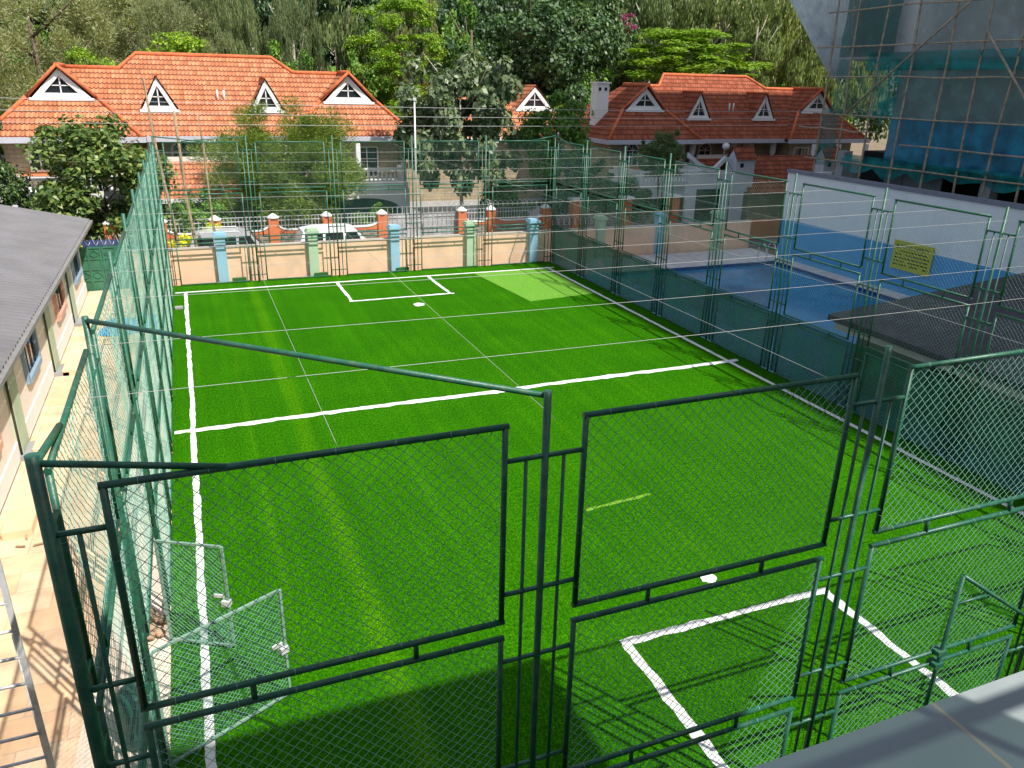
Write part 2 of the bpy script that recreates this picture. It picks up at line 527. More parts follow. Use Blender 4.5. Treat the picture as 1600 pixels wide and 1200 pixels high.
pav = mat_brick("peach stone paving", (0.78, 0.57, 0.38), (0.74, 0.47, 0.27), (0.60, 0.42, 0.28), 1.15, 0.62, 0.012, 'XY', 0.9, 0.2)
sheet("paved_passage", [(-4.15, -6), (XL + .015, -6), (XL + .015, 34.15), (-4.15, 34.15)], -0.004, pav, 0.12)
pale_c = mat("pale screed", (0.74, 0.62, 0.50), 0.9, 0.07, 1.6, 0.2, 20, 0, 0.2, (0.60, 0.44, 0.30), 0.6, 0.5)
sheet("paving_screed", [(-2.35, 2), (XL + .01, 2), (XL + .01, 14.5), (-1.9, 14.8), (-2.1, 11)], 0.0, pale_c, 0.02)
sheet("paving_strip", [(-1.95, 14.9), (XL + .01, 14.6), (XL + .01, 33.9), (-1.75, 33.9)], 0.0, pale_c, 0.02)
deck = mat_brick("grey pool deck slabs", (0.62, 0.58, 0.57), (0.58, 0.54, 0.53), (0.3, 0.28, 0.28), 0.6, 0.6, 0.01, 'XY', 0.8, 0.1, 0.0)
lblue = mat("pale blue coping", (0.14, 0.36, 0.55), 0.6, 0.08, 2)
# pool deck as a frame round the basin
PX0, PX1, PY0, PY1 = 17.7, 27.1, 12.0, 31.1
sheet("pool_deck_back", [(XR + .06, PY1), (28, PY1), (28, 34.15), (XR + .06, 34.15)], 0.0, deck, 0.1)
sheet("pool_deck_right", [(PX1, -4), (28, -4), (28, PY1), (PX1, PY1)], 0.0, deck, 0.1)
sheet("pool_deck_left", [(XR + .06, -4), (PX0, -4), (PX0, PY1), (XR + .06, PY1)], 0.0, lblue, 0.1)
sheet("pool_deck_front", [(PX0, -4), (PX1, -4), (PX1, PY0), (PX0, PY0)], 0.0, deck, 0.1)

road_m = mat("grey tarmac lane", (0.16, 0.15, 0.145), 0.95, 0.2, 2, 0.3, 40, 0, 0.2, (0.30, 0.25, 0.2), 0.5, 0.5)
rd = MB()
rd.add([(-40, 35.25, -0.19), (90, 35.25, -0.19), (90, 40.2, -0.42), (-40, 40.2, -0.42)], [(0, 1, 2, 3)])
struct(rd.build("lane", road_m))
cp = mat("grey cabro yard", (0.30, 0.29, 0.28), 0.95, 0.2, 2, 0.3, 40)
yd = MB(); yd.add([(-14, 41.3, -0.44), (80, 41.3, -0.44), (80, 60, -0.5), (-14, 60, -0.5)], [(0, 1, 2, 3)])
struct(yd.build("villa_yard", cp))

# ---- white markings: powder lines with ragged edges
def ragged_line(mb, a, b, w, z=0.004, h=0.012, jag=0.02, step=0.12):
    a = Vector((*a, 0)); b = Vector((*b, 0))
    L = (b - a).length; t = (b - a) / L; n = Vector((-t.y, t.x, 0))
    k = max(2, int(L / step))
    vs = []; fs = []
    wl = wr = 0
    for i in range(k + 1):
        p = a + t * L * i / k
        wl = wl * .6 + rng.normal() * jag * .6; wr = wr * .6 + rng.normal() * jag * .6
        c = math.sin(i * step * 0.9 + L) * jag * 0.6
        l = p + n * (w / 2 + wl + c); r = p - n * (w / 2 + wr - c)
        hh = z + h * (0.6 + 0.4 * rng.random())
        vs += [(l.x, l.y, z), (p.x + n.x * (w * .25 + c), p.y + n.y * (w * .25 + c), hh), (p.x - n.x * (w * .25 - c), p.y - n.y * (w * .25 - c), hh), (r.x, r.y, z)]
    for i in range(k):
        for j in range(3):
            fs.append((i * 4 + j, i * 4 + j + 1, i * 4 + j + 5, i * 4 + j + 4))
    mb.add(vs, fs, True)
def marking(name, segs, w, **kw):
    mb = MB()
    for k, (a, b) in enumerate(segs):
        ragged_line(mb, a, b, w, z=0.004 + 0.003 * k, **kw)
    return struct(mb.build(name, CHALK))
LX, RX, BY, MY = -0.578, 15.29, 32.85, 18.9
marking("left_touchline", [((LX, 1.6), (LX, BY + .06))], 0.125, jag=0.012)
marking("right_touchline", [((RX, 1.6), (RX, BY + .12))], 0.14, jag=0.008)
marking("far_goal_line", [((XL + .1, BY + .02), (RX + .3, BY - .02))], 0.13, jag=0.012).location.z = 0.002
marking("halfway_line", [((-1.0, MY - .02), (RX + .32, MY + .05))], 0.20, jag=0.03, h=0.03).location.z = 0.006
marking("far_goal_area", [((5.41, BY), (5.41, 29.55)), ((9.42, BY), (9.42, 29.55)), ((5.3, 29.6), (9.6, 29.6))], 0.13, jag=0.018).location.z = 0.001
marking("near_goal_area", [((5.48, 8.36), (5.48, 1.8)), ((9.40, 8.36), (9.40, 1.8)), ((5.42, 8.40), (9.5, 8.36))], 0.14, jag=0.018)
def spot(name, x, y, r):
    b = MB(); n = 22
    ps = [(x + math.cos(2 * math.pi * i / n) * r * (1 + .12 * rng.normal()), y + math.sin(2 * math.pi * i / n) * r * (1 + .12 * rng.normal())) for i in range(n)]
    b.prism(ps, 0.001, 0.02, 'Z'); struct(b.build(name, CHALK))
def ground_pt(u, v):
    return None
spot("far_penalty_spot", 7.74, 28.35, 0.21)
spot("near_penalty_spot", 7.72, 9.36, 0.15)
patch = mat("pale turf offcut", (0.13, 0.31, 0.035), 0.85, 0.35, 30, 0.5, 60, 0, 0.1, (0.10, 0.32, 0.02), 1.0, 0.6)
b = MB(); b.prism([(11.55, 32.7), (15.1, 32.7), (15.15, 27.9), (12.1, 27.5)], 0.001, 0.012, 'Z')
tag(b.build("turf_offcut", patch), "square of paler yellow green turf laid in the far right corner of the pitch", "turf piece")
yel = mat("yellowed turf strip", (0.12, 0.29, 0.01), 0.85, 0.35, 30, 0.5, 60)
mb = MB(); ragged_line(mb, (6.75, 12.2), (8.35, 12.35), 0.10, jag=0.02)
tag(mb.build("turf_joint", yel), "short yellowed strip of turf jointing near the middle of the pitch", "turf strip")
# loose thin roll seams (raised thread of white backing)
def seam(x0, y0, y1, nm):
    mb = MB(); ragged_line(mb, (x0, y0), (x0, y1), 0.018, jag=0.004, h=0.004)
    struct(mb.build(nm, mat("pale seam thread", (0.42, 0.55, 0.30), 0.9, 0.1)))

# ------------------------------------------------------------------ chain link fences
LINKS = {}
def chain_link_mesh(w, h, a=0.105, r=0.0031, seed=0, sag=0.016, fine=False):
    key = (round(w, 3), round(h, 3), a, seed, r)
    if key in LINKS:
        return LINKS[key]
    rg = np.random.default_rng(seed + 5)
    ph = rg.random(6) * 6.28
    def off(x, z):
        dn = sag * (math.sin(2.1 * x + ph[0]) * math.sin(1.9 * z + ph[1]) + .5 * math.sin(5.3 * x + ph[2] + 2 * z))
        dx = sag * (0.9 * math.sin(3.1 * z + ph[3]) + .6 * math.sin(4.7 * x + ph[4]))
        dz = sag * (0.9 * math.sin(2.7 * x + ph[5]) + .6 * math.sin(6.1 * z + ph[0] + x * 3))
        e = min(x, w - x, z, h - z) / 0.25
        e = max(0, min(1, e))
        return dx * e, dn * e, dz * e
    V = []; F = []
    def wire(x0, z0, x1, z1):
        L = math.hypot(x1 - x0, z1 - z0)
        if L < 0.03: return
        k = max(1, int(round(L / (a * 1.42))))
        tx, tz = (x1 - x0) / L, (z1 - z0) / L
        o = len(V)
        for i in range(k + 1):
            x = x0 + (x1 - x0) * i / k; z = z0 + (z1 - z0) * i / k
            dx, dn, dz = off(x, z)
            j = (rg.random() - .5) * 0.006
            cx, cy, cz = x + dx + j, dn + (0.003 if i % 2 else -0.003), z + dz - j
            for q in range(4):
                an = 1.5708 * q + .785
                V.append((cx - tz * r * math.cos(an), cy + r * math.sin(an), cz + tx * r * math.cos(an)))
        for i in range(k):
            for q in range(4):
                q2 = (q + 1) % 4
                F.append((o + i * 4 + q, o + i * 4 + q2, o + i * 4 + 4 + q2, o + i * 4 + 4 + q))
    n = int((w + h) / a) + 2
    for i in range(1, n):
        c = i * a
        # x + z = c
        x0 = min(c, w); z0 = c - x0
        z1 = min(c, h); x1 = c - z1
        if z0 < h and x1 < w: wire(x0, z0, x1, z1)
        # (w - x) + z = c
        if z0 < h and x1 < w: wire(w - x0, z0, w - x1, z1)
    def ring(px, pz, horiz):
        o = len(V); R_ = 0.0295
        for q in range(8):
            an = q * math.pi / 4
            for dd in (-.0022, .0022):
                if horiz: V.append((px + dd, R_ * math.cos(an), pz + R_ * math.sin(an)))
                else: V.append((px + R_ * math.sin(an), R_ * math.cos(an), pz + dd))
        for q in range(8):
            q2 = (q + 1) % 8
            F.append((o + q * 2, o + q2 * 2, o + q2 * 2 + 1, o + q * 2 + 1))
    if w > 2 and not fine:
        for i in range(2, int(w / a), 4):
            for zz in (0, h): ring(i * a + rg.normal() * .006, zz, True)
        for i in range(2, int(h / a), 5):
            for xx in (0, w): ring(xx, i * a + rg.normal() * .006, False)
    me = bpy.data.meshes.new("chain_link")
    me.from_pydata(V, [], F)
    me.polygons.foreach_set("use_smooth", [True] * len(F))
    me.materials.append(LINK)
    LINKS[key] = me
    return me

ROWS = [(3.85, 5.66), (1.90, 3.68), (0.06, 1.73)]
PR = 0.026
def frame_mesh(w, h, strut_top=False, r=PR):
    """welded pipe frame; two short struts hold it to the frame above"""
    mb = MB()
    mb.tube([(0, 0, 0), (0, 0, h)], r, 8); mb.tube([(w, 0, 0), (w, 0, h)], r, 8)
    mb.tube([(-r, 0, 0), (w + r, 0, 0)], r * 1.02, 8); mb.tube([(-r, 0, h), (w + r, 0, h)], r * 1.02, 8)
    if strut_top:
        for q in (0.27, 0.73):
            mb.tube([(w * q, 0, h), (w * q, 0, h + 0.19)], r * .9, 6)
    return mb
FR = {}
def fence(name, origin, rz, posts, label, skip=(), cloth_rows=(), post_r=0.031, corner_r=(None, None), cat="fence", link_r=0.0028):
    root = empty(name, origin, rz)
    tag(root, label, cat)
    # posts
    pm = MB().tube([(0, 0, -0.1), (0, 0, ZT)], post_r, 10).build("post", GREEN, root, loc=(posts[0], 0, 0))
    for i, s in enumerate(posts[1:]):
        if s is None: continue
        o = pm.copy(); COL.objects.link(o); o.parent = root; o.location = (s, 0, 0)
    sm = None
    def spacer(lo, hi):
        mb = MB()
        for x in (-0.165, 0.165):
            if lo <= x <= hi: mb.tube([(x, 0, 0.06), (x, 0, 5.36)], 0.017, 6)
        for z in (5.36, 4.12, 3.42, 2.18, 1.48, 0.30):
            mb.tube([(max(lo, -0.35), 0.0, z), (min(hi, 0.35), 0.0, z)], 0.021, 6)
        return mb
    mids = posts[1:-1]
    sp = spacer(-1, 1).build("spacer_bars", GREEN, root, loc=(mids[0], 0, 0))
    for s in mids[1:]:
        o = sp.copy(); COL.objects.link(o); o.parent = root; o.location = (s, 0, 0)
    spacer(0, 1).build("spacer_bars", GREEN, root, loc=(posts[0], 0, 0))
    spacer(-1, 0).build("spacer_bars", GREEN, root, loc=(posts[-1], 0, 0))
    for k in range(len(posts) - 1):
        x0 = posts[k] + 0.345; x1 = posts[k + 1] - 0.345
        w = round(x1 - x0, 3)
        for ri, (z0, z1) in enumerate(ROWS):
            if (k, ri) in skip: continue
            h = round(z1 - z0, 3)
            key = (w, h, ri > 0)
            if key not in FR:
                FR[key] = frame_mesh(w, h, ri > 0).build("panel_frame", GREEN, root)
                fo = FR[key]
            else:
                fo = FR[key].copy(); COL.objects.link(fo); fo.parent = root
            fo.location = (x0, 0, z0)
            co = link("chain_link", chain_link_mesh(w, h, seed=(k * 3 + ri) % 4, r=link_r), fo)
    return root

near_posts = [0, 3.44, 6.91, 10.37, 13.8, XR - XL]
near_fence = fence("chain_link_fence", (XL, YN, 0), 0, near_posts, "nearest chain link fence of dark green pipe frames across the bottom of the photo", link_r=0.0026)
LP = [3.211 * i for i in range(10)]
left_fence = fence("chain_link_fence", (XL, YN, 0), R(90), LP, "long chain link fence along the peach paving, seen edge on", skip={(1, 2)})
right_fence = fence("chain_link_fence", (XR, YN, 0), R(90), LP, "long chain link fence with green shade cloth beside the pool", link_r=0.0013)
bp_ = [3.394 * i for i in range(6)]
back_fence = fence("chain_link_fence", (XL, YB, 0), 0, bp_, "far chain link fence in front of the peach boundary wall", link_r=0.0012)

# brace pipes: corner ties and the long diagonal
def part_tube(name, a, b, r, parent, m=GREEN, n=8):
    # world points -> parent space
    inv = Matrix.Translation(parent.location) @ Matrix.Rotation(parent.rotation_euler.z, 4, 'Z')
    inv = inv.inverted()
    return MB().tube([inv @ Vector(a), inv @ Vector(b)], r, n).build(name, m, parent)
part_tube("brace_pipe", (XL + .02, YN, 5.87), (0.02, YN + .0, 5.665), 0.024, near_fence)
part_tube("brace_pipe", (XL, YN, 5.86), (XL, 6.0, 5.70), 0.026, left_fence)
part_tube("brace_pipe", (XL, YN + 3.211, 5.87), (2.37, YN + .03, 5.86), 0.026, near_fence)
part_tube("brace_pipe", (XL, YB, 5.88), (0.9, YB, 5.67), 0.022, back_fence)
part_tube("brace_pipe", (XR, YB, 5.88), (XR - 1.2, YB, 5.67), 0.022, back_fence)
part_tube("brace_pipe", (XR, YB, 5.88), (XR, YB - 1.2, 5.67), 0.022, right_fence)
part_tube("brace_pipe", (XL + 3.394, YB, 5.87), (XL + 1.0, YB, 5.70), 0.016, back_fence)
# thick corner sleeve on the nearest corner post
MB().tube([(0, 0, 0), (0, 0, 5.93)], 0.043, 12).build("corner_sleeve", GREEN, near_fence)
# triangle of pipe clamped to the near fence
tri = MB()
tri.tube([(7.60, YN - .06, 0.3), (7.66, YN - .06, 2.99)], 0.026, 8)
tri.tube([(7.66, YN - .06, 2.99), (9.5, YN - .06, 1.75)], 0.024, 8)
tri.tube([(7.66, YN - .06, 2.6), (8.25, YN - .06, 2.6)], 0.018, 8)
for z in (1.75, 1.93):
    tri.box(7.55, 7.69, YN - .10, YN + .03, z - .03, z + .03)
tag(tri.build("pipe_bracket", GREEN), "triangular green pipe bracket clamped to the near fence above the grey ledge", "pipe bracket")

# shade cloth on the lower row of the pool side fence
for k in range(9):
    y0 = YN + LP[k] + 0.01; y1 = YN + LP[k + 1] - 0.01
    nyy = 10; nz = 6
    vs = []; fs = []
    ph = rng.random() * 6
    for j in range(nz + 1):
        for i in range(nyy + 1):
            yy = y0 + (y1 - y0) * i / nyy; zz = 0.03 + 1.80 * j / nz
            vs.append((0.055 + 0.014 * math.sin(i * 1.3 + ph) * math.sin(j * .9 + ph), yy - YN, zz))
    for j in range(nz):
        for i in range(nyy):
            a = j * (nyy + 1) + i
            fs.append((a, a + 1, a + nyy + 2, a + nyy + 1))
    vs = [(yy, -xx, zz) for xx, yy, zz in vs]
    mb = MB(); mb.add(vs, fs, True)
    o = mb.build("shade_cloth", CLOTH, right_fence)

# open gate leaves in the left fence
def gate_leaf(hx, hy, ex, ey, h, z0=0.06):
    L = math.hypot(ex - hx, ey - hy)
    a = math.atan2(ey - hy, ex - hx)
    mb = MB()
    s = 0.035
    mb.sqbar((0, 0, 0), (0, 0, h), s); mb.sqbar((L, 0, 0), (L, 0, h), s)
    mb.sqbar((s / 2, 0, 0), (L - s / 2, 0, 0), s * .95); mb.sqbar((s / 2, 0, h), (L - s / 2, 0, h), s * .95)
    M_ = mat("worn green gate steel", (0.20, 0.36, 0.28), 0.6, 0.25, 12, 0.2, 60, 0.0, 0.5, (0.35, 0.30, 0.22), 9, 0.7)
    o = mb.build("gate_leaf", M_, left_fence)
    inv = (Matrix.Translation(left_fence.location) @ Matrix.Rotation(R(90), 4, 'Z')).inverted()
    o.matrix_local = inv @ (Matrix.Translation((hx, hy, z0)) @ Matrix.Rotation(a, 4, 'Z'))
    me = chain_link_mesh(round(L, 2), h, a=0.075, seed=2, sag=0.006)
    c = link("chain_link", me, o)
    lb = MB(); lb.box(L - .09, L + .03, -.05, .05, h * .42, h * .42 + .09); lb.box(L - .2, L - .05, -.03, .0, h * .5, h * .5 + .05)
    lb.build("latch", ALU, o)
    return o
gate_leaf(XL + .03, 10.85, -0.16, 10.36, 1.74)
gate_leaf(XL + .03, 8.34, 0.50, 9.07, 1.72)

# overhead wires: top net cables strung from fence to fence
WZ = 5.64
wires = []
for y in (6.68, 8.12, 9.9, 11.35, 12.83, 14.58, 16.3, 18.3, 20.6, 23.3, 26.2, 29.6):
    dy = rng.normal() * 0.05
    pts = [(XL + (XR - XL) * i / 8, y + dy * i / 8, WZ - 0.05 * math.sin(math.pi * i / 8) + (0.0)) for i in range(9)]
    wires.append(("x", y, pts))
ordn = ["nearest", "second nearest", "third nearest", "fourth nearest", "fifth nearest", "sixth nearest",
        "sixth farthest", "fifth farthest", "fourth farthest", "third farthest", "second farthest", "farthest"]
for k, (_, y, pts) in enumerate(wires):
    r = 0.0026 if y < 12 else 0.0034
    mb = MB().tube(pts, r, 5)
    tag(mb.build("overhead_wire", WIRE), "pale wire strung crosswise over the pitch, %s of its set" % ordn[k], "wire", "wires strung across over the pitch")
for k, x in enumerate((0.77, 2.45, 5.2, 7.95, 11.2)):
    pts = [(x, YN + (YB - YN) * i / 12, WZ + 0.02 - 0.06 * math.sin(math.pi * i / 12)) for i in range(13)]
    tag(MB().tube(pts, 0.0020, 5).build("overhead_wire", WIRE), "pale wire running lengthwise over the pitch, %s of its set" % ["leftmost", "second from left", "middle one", "second from right", "rightmost"][k], "wire", "wires strung lengthwise over the pitch")

# ------------------------------------------------------------------ boundary wall with coloured pillars, green gate
def masonry_pillar(root, x, y, w, d, h, m, cap=True, capm=None):
    mb = MB().box(x - w / 2, x + w / 2, y - d / 2, y + d / 2, -0.3, h - (.12 if cap else 0))
    p = mb.build("pillar", m, root)
    if cap:
        c = MB().box(x - w / 2 - .07, x + w / 2 + .07, y - d / 2 - .07, y + d / 2 + .07, h - .12, h - .02)
        c.box(x - w / 2 - .02, x + w / 2 + .02, y - d / 2 - .02, y + d / 2 + .02, h - .02, h + .05)
        c.build("pillar_cap", capm or m, p)
    return p
bw = empty("boundary_wall", (0, 34.45, 0)); tag(bw, "peach painted boundary wall with pale blue and pale green pillars behind the far fence", "wall")
w1 = MB(); w1.box(-2.55, 28.0, -0.1, 0.1, -0.3, 1.42); w1.build("wall_panel", PEACH, bw)
w2 = MB(); w2.box(-2.55, 28.0, -0.13, 0.13, 1.42, 1.47); w2.build("coping", mat("grey coping", (0.5, 0.42, 0.35), 0.9, 0.1), bw)
for i, x in enumerate((0.95, 4.7, 8.3, 11.9, 15.1, 18.75, 22.2, 25.7)):
    masonry_pillar(bw, x, -0.12, 0.40, 0.42, 2.02, (BLUEP, GREENP)[i % 2])
w3 = MB(); w3.box(-8, -4.55, -0.1, 0.1, -0.3, 1.6); w3.build("wall_panel", PEACH, bw)
masonry_pillar(bw, -4.68, -0.2, 0.42, 0.42, 2.02, BLUEP)
# low shrubby dark tufts at pillar feet
mg = empty("metal_gate", (0, 34.3, 0)); tag(mg, "dark green sheet metal double gate with raised diamond panels at the end of the passage", "gate")
gm = mat("dark green gate paint", (0.035, 0.16, 0.09), 0.5, 0.15, 2, 0, None, 0, 0.5, (0.06, 0.22, 0.14), 2, 0.4)
for gx in (-4.44, -3.47):
    lf = MB().box(gx, gx + .95, -.02, .02, -0.1, 1.72)
    for z in (-0.1, 0.36, 0.8, 1.22, 1.66): lf.box(gx, gx + .95, -.05, -.02, z, z + .06)
    for x in (gx, gx + .45, gx + .89): lf.box(x, x + .06, -.053, -.02, -0.1, 1.72)
    leaf = lf.build("gate_leaf", gm, mg)
    for zc in (0.61, 1.45):
        for xc in (gx + .26, gx + .69):
            d = MB()
            q = [(xc - .19, zc), (xc, zc + .14), (xc + .19, zc), (xc, zc - .14)]
            for i in range(4):
                a, c = q[i], q[(i + 1) % 4]
                d.sqbar((a[0], -.035, a[1]), (c[0], -.035, c[1]), 0.03)
            d.build("diamond_bead", gm, leaf)
for x in (-4.47, -2.5): MB().box(x - .05, x + .05, -.06, .06, -.1, 1.8).build("gate_post", gm, mg)
# razor wire coils
def razor(name, x0, x1, y, z, r, m, label):
    mb = MB(); pts = []
    turns = int((x1 - x0) / 0.28); n = turns * 12
    for i in range(n + 1):
        a = 2 * math.pi * i / 12
        pts.append((x0 + (x1 - x0) * i / n, y + r * math.cos(a), z + r * math.sin(a)))
    mb.tube(pts, 0.009, 4)
    for i in range(0, n, 2):
        p = Vector(pts[i]); mb.add([p + Vector((-.04, 0, .02)), p + Vector((.04, 0, -.01)), p + Vector((0, .012, .0)), p + Vector((0, -.012, .02))], [(0, 2, 1, 3)])
    return tag(mb.build(name, m), label, "razor wire")
razor("razor_wire", -4.4, -2.4, 34.35, 1.95, 0.17, ALU, "coiled razor wire along the top of the dark green double gate")
razor("razor_wire", 16.0, 18.4, 34.45, 1.86, 0.2, ALU, "coiled razor wire on the shaded boundary wall right of the far fence corner")

# ------------------------------------------------------------------ long low building on the left
lb = empty("low_building", (-4.2, 0, 0)); tag(lb, "long low cream building with grey corrugated metal roof and pastel pilasters", "building")
LBY0, LBY1 = 2.0, 33.9
MB().box(-5, 0, LBY0, LBY1, -.2, 2.75).build("wall", CREAM, lb)
MB().box(-0.02, 0.035, LBY0, LBY1 - .02, 0.0, 0.42).build("plinth", mat("white plinth", (0.8, 0.76, 0.72), 0.85, 0.04), lb)
PE2 = mat("peach window trim", (0.66, 0.36, 0.26), 0.8, 0.06); BL2 = mat("blue grey window trim", (0.25, 0.36, 0.46), 0.8, 0.06)
GR2 = mat("sage green pilaster", (0.42, 0.52, 0.36), 0.8, 0.06)
def lwin(yc, m, w=1.9, h=1.45, z=1.0):
    fr = MB()
    fr.box(.0, .09, yc - w / 2, yc - w / 2 + .14, z, z + h); fr.box(.0, .09, yc + w / 2 - .14, yc + w / 2, z, z + h)
    fr.box(.0, .12, yc - w / 2 + .14, yc + w / 2 - .14, z, z + .14); fr.box(.0, .09, yc - w / 2 + .14, yc + w / 2 - .14, z + h - .1, z + h)
    f = fr.build("window", m, lb)
    MB().box(.005, .02, yc - w / 2 + .15, yc + w / 2 - .15, z + .15, z + h - .1).build("pane", GLASS, f)
    g2 = MB()
    for q in (-.25, 0, .25): g2.box(.025, .045, yc + q * w - .015, yc + q * w + .015, z + .15, z + h - .1)
    g2.build("window_bars", BLACK, f)
for yc, m in ((8.2, PE2), (11.2, BL2), (16.2, PE2), (21.6, BL2), (27.2, PE2), (32.0, BL2)): lwin(yc, m)
for yc in (6.4, 9.8, 13.4, 18.9, 24.5, 29.6):
    MB().box(0, .10, yc - .38, yc + .38, -0.02, 2.7).build("pilaster", GR2, lb)
    MB().tube([(.06, yc - .36, 0), (.06, yc - .36, 2.62)], 0.035, 8).build("downpipe", mat("dark downpipe", (0.05, 0.05, 0.045), 0.5, 0.1), lb)
    MB().box(0, .42, yc - .5, yc + .35, -.1, .10).build("drain_sump", CONC, lb)
ROOFM = mat("grey metal roofing", (0.165, 0.16, 0.17), 0.5, 0.15, 1.0, 0, None, 0.0, 0.4, (0.18, 0.17, 0.165), 0.8, 0.6)
# corrugated sheets: ribs run down the slope
rm = MB(); sl = 0.227
ny = int((LBY1 + .9 - (LBY0 - .5)) / 0.076)
vs = []; fs = []
prof = [(0.0, 0), (0.52, 0), (0.60, .05), (0.90, .05)]
yy = LBY0 - .5; cols = []
while yy < LBY1 + 0.75:
    for p, z in prof: cols.append((yy + p * 0.27, z))
    yy += 0.27
for (y, dz) in cols:
    for x in (0.46, -3.6):
        vs.append((x, y, 2.70 + (0.46 - x) * sl + dz))
for i in range(len(cols) - 1):
    fs.append((i * 2, i * 2 + 1, i * 2 + 3, i * 2 + 2))
rm.add(vs, fs)
roofo = rm.build("roof", ROOFM, lb)
rm2 = MB(); rm2.add([(-3.6, LBY0 - .5, 2.7 + 4.06 * sl), (-3.6, LBY1 + .8, 2.7 + 4.06 * sl), (-7.7, LBY1 + .8, 2.7), (-7.7, LBY0 - .5, 2.7)], [(0, 1, 2, 3)])
rm2.build("rear_roof_slope", ROOFM, lb)
gt = MB(); gt.box(0.46, 0.56, LBY0 - .5, LBY1 + .8, 2.60, 2.70); gt.box(.44, .46, LBY0 - .5, LBY1 + .8, 2.55, 2.66)
gt.build("gutter", mat("grey gutter", (0.23, 0.22, 0.21), 0.55, 0.15, 4), lb)
MB().box(-3.6, .44, LBY1 + .72, LBY1 + .8, 2.5, 2.66).build("verge_board", mat("grey verge", (0.25, 0.25, 0.26), .6, .1), lb)
MB().lathe([(0.02, 0), (.10, .05), (.12, .16), (.08, .3), (.02, .34)], (0.25, LBY1 + .3, 2.2), 12).build("lamp_globe", WHITE, lb)
# doorsteps
STEP = mat("sandstone step", (0.78, 0.52, 0.33), 0.9, 0.08, 2, 0.2, 30)
for k, (y, l) in enumerate(((24.0, 1.3), (18.6, 1.0), (14.9, 0.9))):
    b = MB().box(-3.95, -3.45, y, y + l, -.02, .17)
    tag(b.build("stone_step", STEP, bevel=0.015), ("far", "middle", "nearest")[k] + " of the three sandstone steps against the low cream building", "step", "sandstone steps along the cream building")

# ------------------------------------------------------------------ pool and shade side
WATER = mat("pool water", (0.035, 0.24, 0.44), 0.16, 0.35, 0.4, 0.25, 1.6, 0, 0.3, (0.012, 0.12, 0.30), 0.22, 0.95)
tilep = mat_brick("dark blue pool tiles", (0.01, 0.035, 0.22), (0.015, 0.05, 0.30), (0.05, 0.08, 0.2), 0.1, 0.1, 0.008, 'XZ', 0.3, 0.1, 0.0)
pw = MB().box(PX0, PX1, PY0, PY1, -.6, -.16); o = pw.build("pool_water", WATER); o["kind"] = "structure"
pr = MB()
pr.box(PX0 - .02, PX1 + .02, PY1 - .02, PY1 + .1, -.5, -0.01); pr.box(PX1 - .02, PX1 + .1, PY0, PY1 - .02, -.5, -0.012)
pr.box(PX0 - .1, PX0 + .02, PY0, PY1 - .02, -.5, -0.012); pr.box(PX0 + .02, PX1 - .02, PY0 - .1, PY0 + .02, -.5, -0.012)
struct(pr.build("pool_rim", tilep))
plad = empty("pool_ladder", (26.55, 30.85, 0)); tag(plad, "small white tubular pool ladder at the far corner of the pool", "pool ladder")
for dx in (-.28, .28):
    MB().tube([(dx, .55, 0), (dx, .5, .75), (dx, .3, .92), (dx, .05, .85), (dx, -.1, .5), (dx, -.12, -.3)], .025, 6).build("handrail", ALU, plad)
for z in (-.1, .12, .34): MB().tube([(-.28, -.11, z), (.28, -.11, z)], .02, 6).build("rung", ALU, plad)
# tall white and blue wall
sw = empty("garden_wall", (28.0, 0, 0)); tag(sw, "tall white wall with a broad blue band along the pool", "wall")
SW_W = mat("cool white render", (0.88, 0.86, 0.84), 0.85, 0.05, 1, 0.1, 20, 0, 0.3, (0.45, 0.44, 0.46), 0.5, 0.5)
SW_B = mat("blue wall band", (0.10, 0.36, 0.66), 0.75, 0.06, 1.5)
MB().box(0, .25, -4, 32.05, 1.95, 4.22).build("upper_wall", SW_W, sw)
MB().box(-.003, .253, -4, 32.053, -.1, 1.95).build("blue_band", SW_B, sw)
MB().box(-.06, .31, -4, 32.1, 4.22, 4.38).build("coping", mat("grey blue coping", (0.22, 0.22, 0.26), 0.8, 0.1), sw)
MB().box(.25, 5, 31.8, 32.05, -.1, 4.2).build("return_wall", SW_W, sw)
# pool safety sign
sg = empty("safety_sign", (27.93, 23.75, 1.62)); tag(sg, "yellow pool safety notice with black lettering on the blue band of the wall", "sign")
SY = mat("yellow sign face", (0.52, 0.50, 0.03), 0.6, 0.04)
MB().box(-.02, .02, -1.0, 1.0, -.62, .58).build("sign_board", SY, sg)
def text_mesh(name, body, size, m, parent, loc, rot, depth=0.004):
    cu = bpy.data.curves.new(name, 'FONT'); cu.body = body; cu.size = size; cu.extrude = depth
    to = bpy.data.objects.new("t", cu); COL.objects.link(to)
    bpy.context.view_layer.update()
    me = bpy.data.meshes.new_from_object(to.evaluated_get(bpy.context.evaluated_depsgraph_get()))
    me.name = name; me.materials.clear(); me.materials.append(m)
    bpy.data.objects.remove(to)
    o = link(name, me, parent, loc); o.rotation_euler = rot
    return o
INK = mat("black ink", (0.01, 0.01, 0.01), 0.7, 0.05)
# the wall faces -X: text runs toward -Y
text_mesh("lettering", "POOL SAFETY", 0.235, INK, sg, (-.024, .62, .29), (R(90), 0, R(-90)))
wt = MB()
wt.add([(-.024, .90, .26), (-.024, .68, .26), (-.024, .79, .47)], [(0, 1, 2)]); wt.build("warning_triangle", INK, sg)
ln = MB()
for r_ in range(5):
    z = 0.14 - r_ * 0.145
    y = .86
    while y > -.86:
        w = 0.05 + rng.random() * 0.16
        if rng.random() < .88: ln.box(-.025, -.02, max(-.9, y - w), y, z, z + .05)
        y -= w + 0.04
ln.build("small_print", INK, sg)

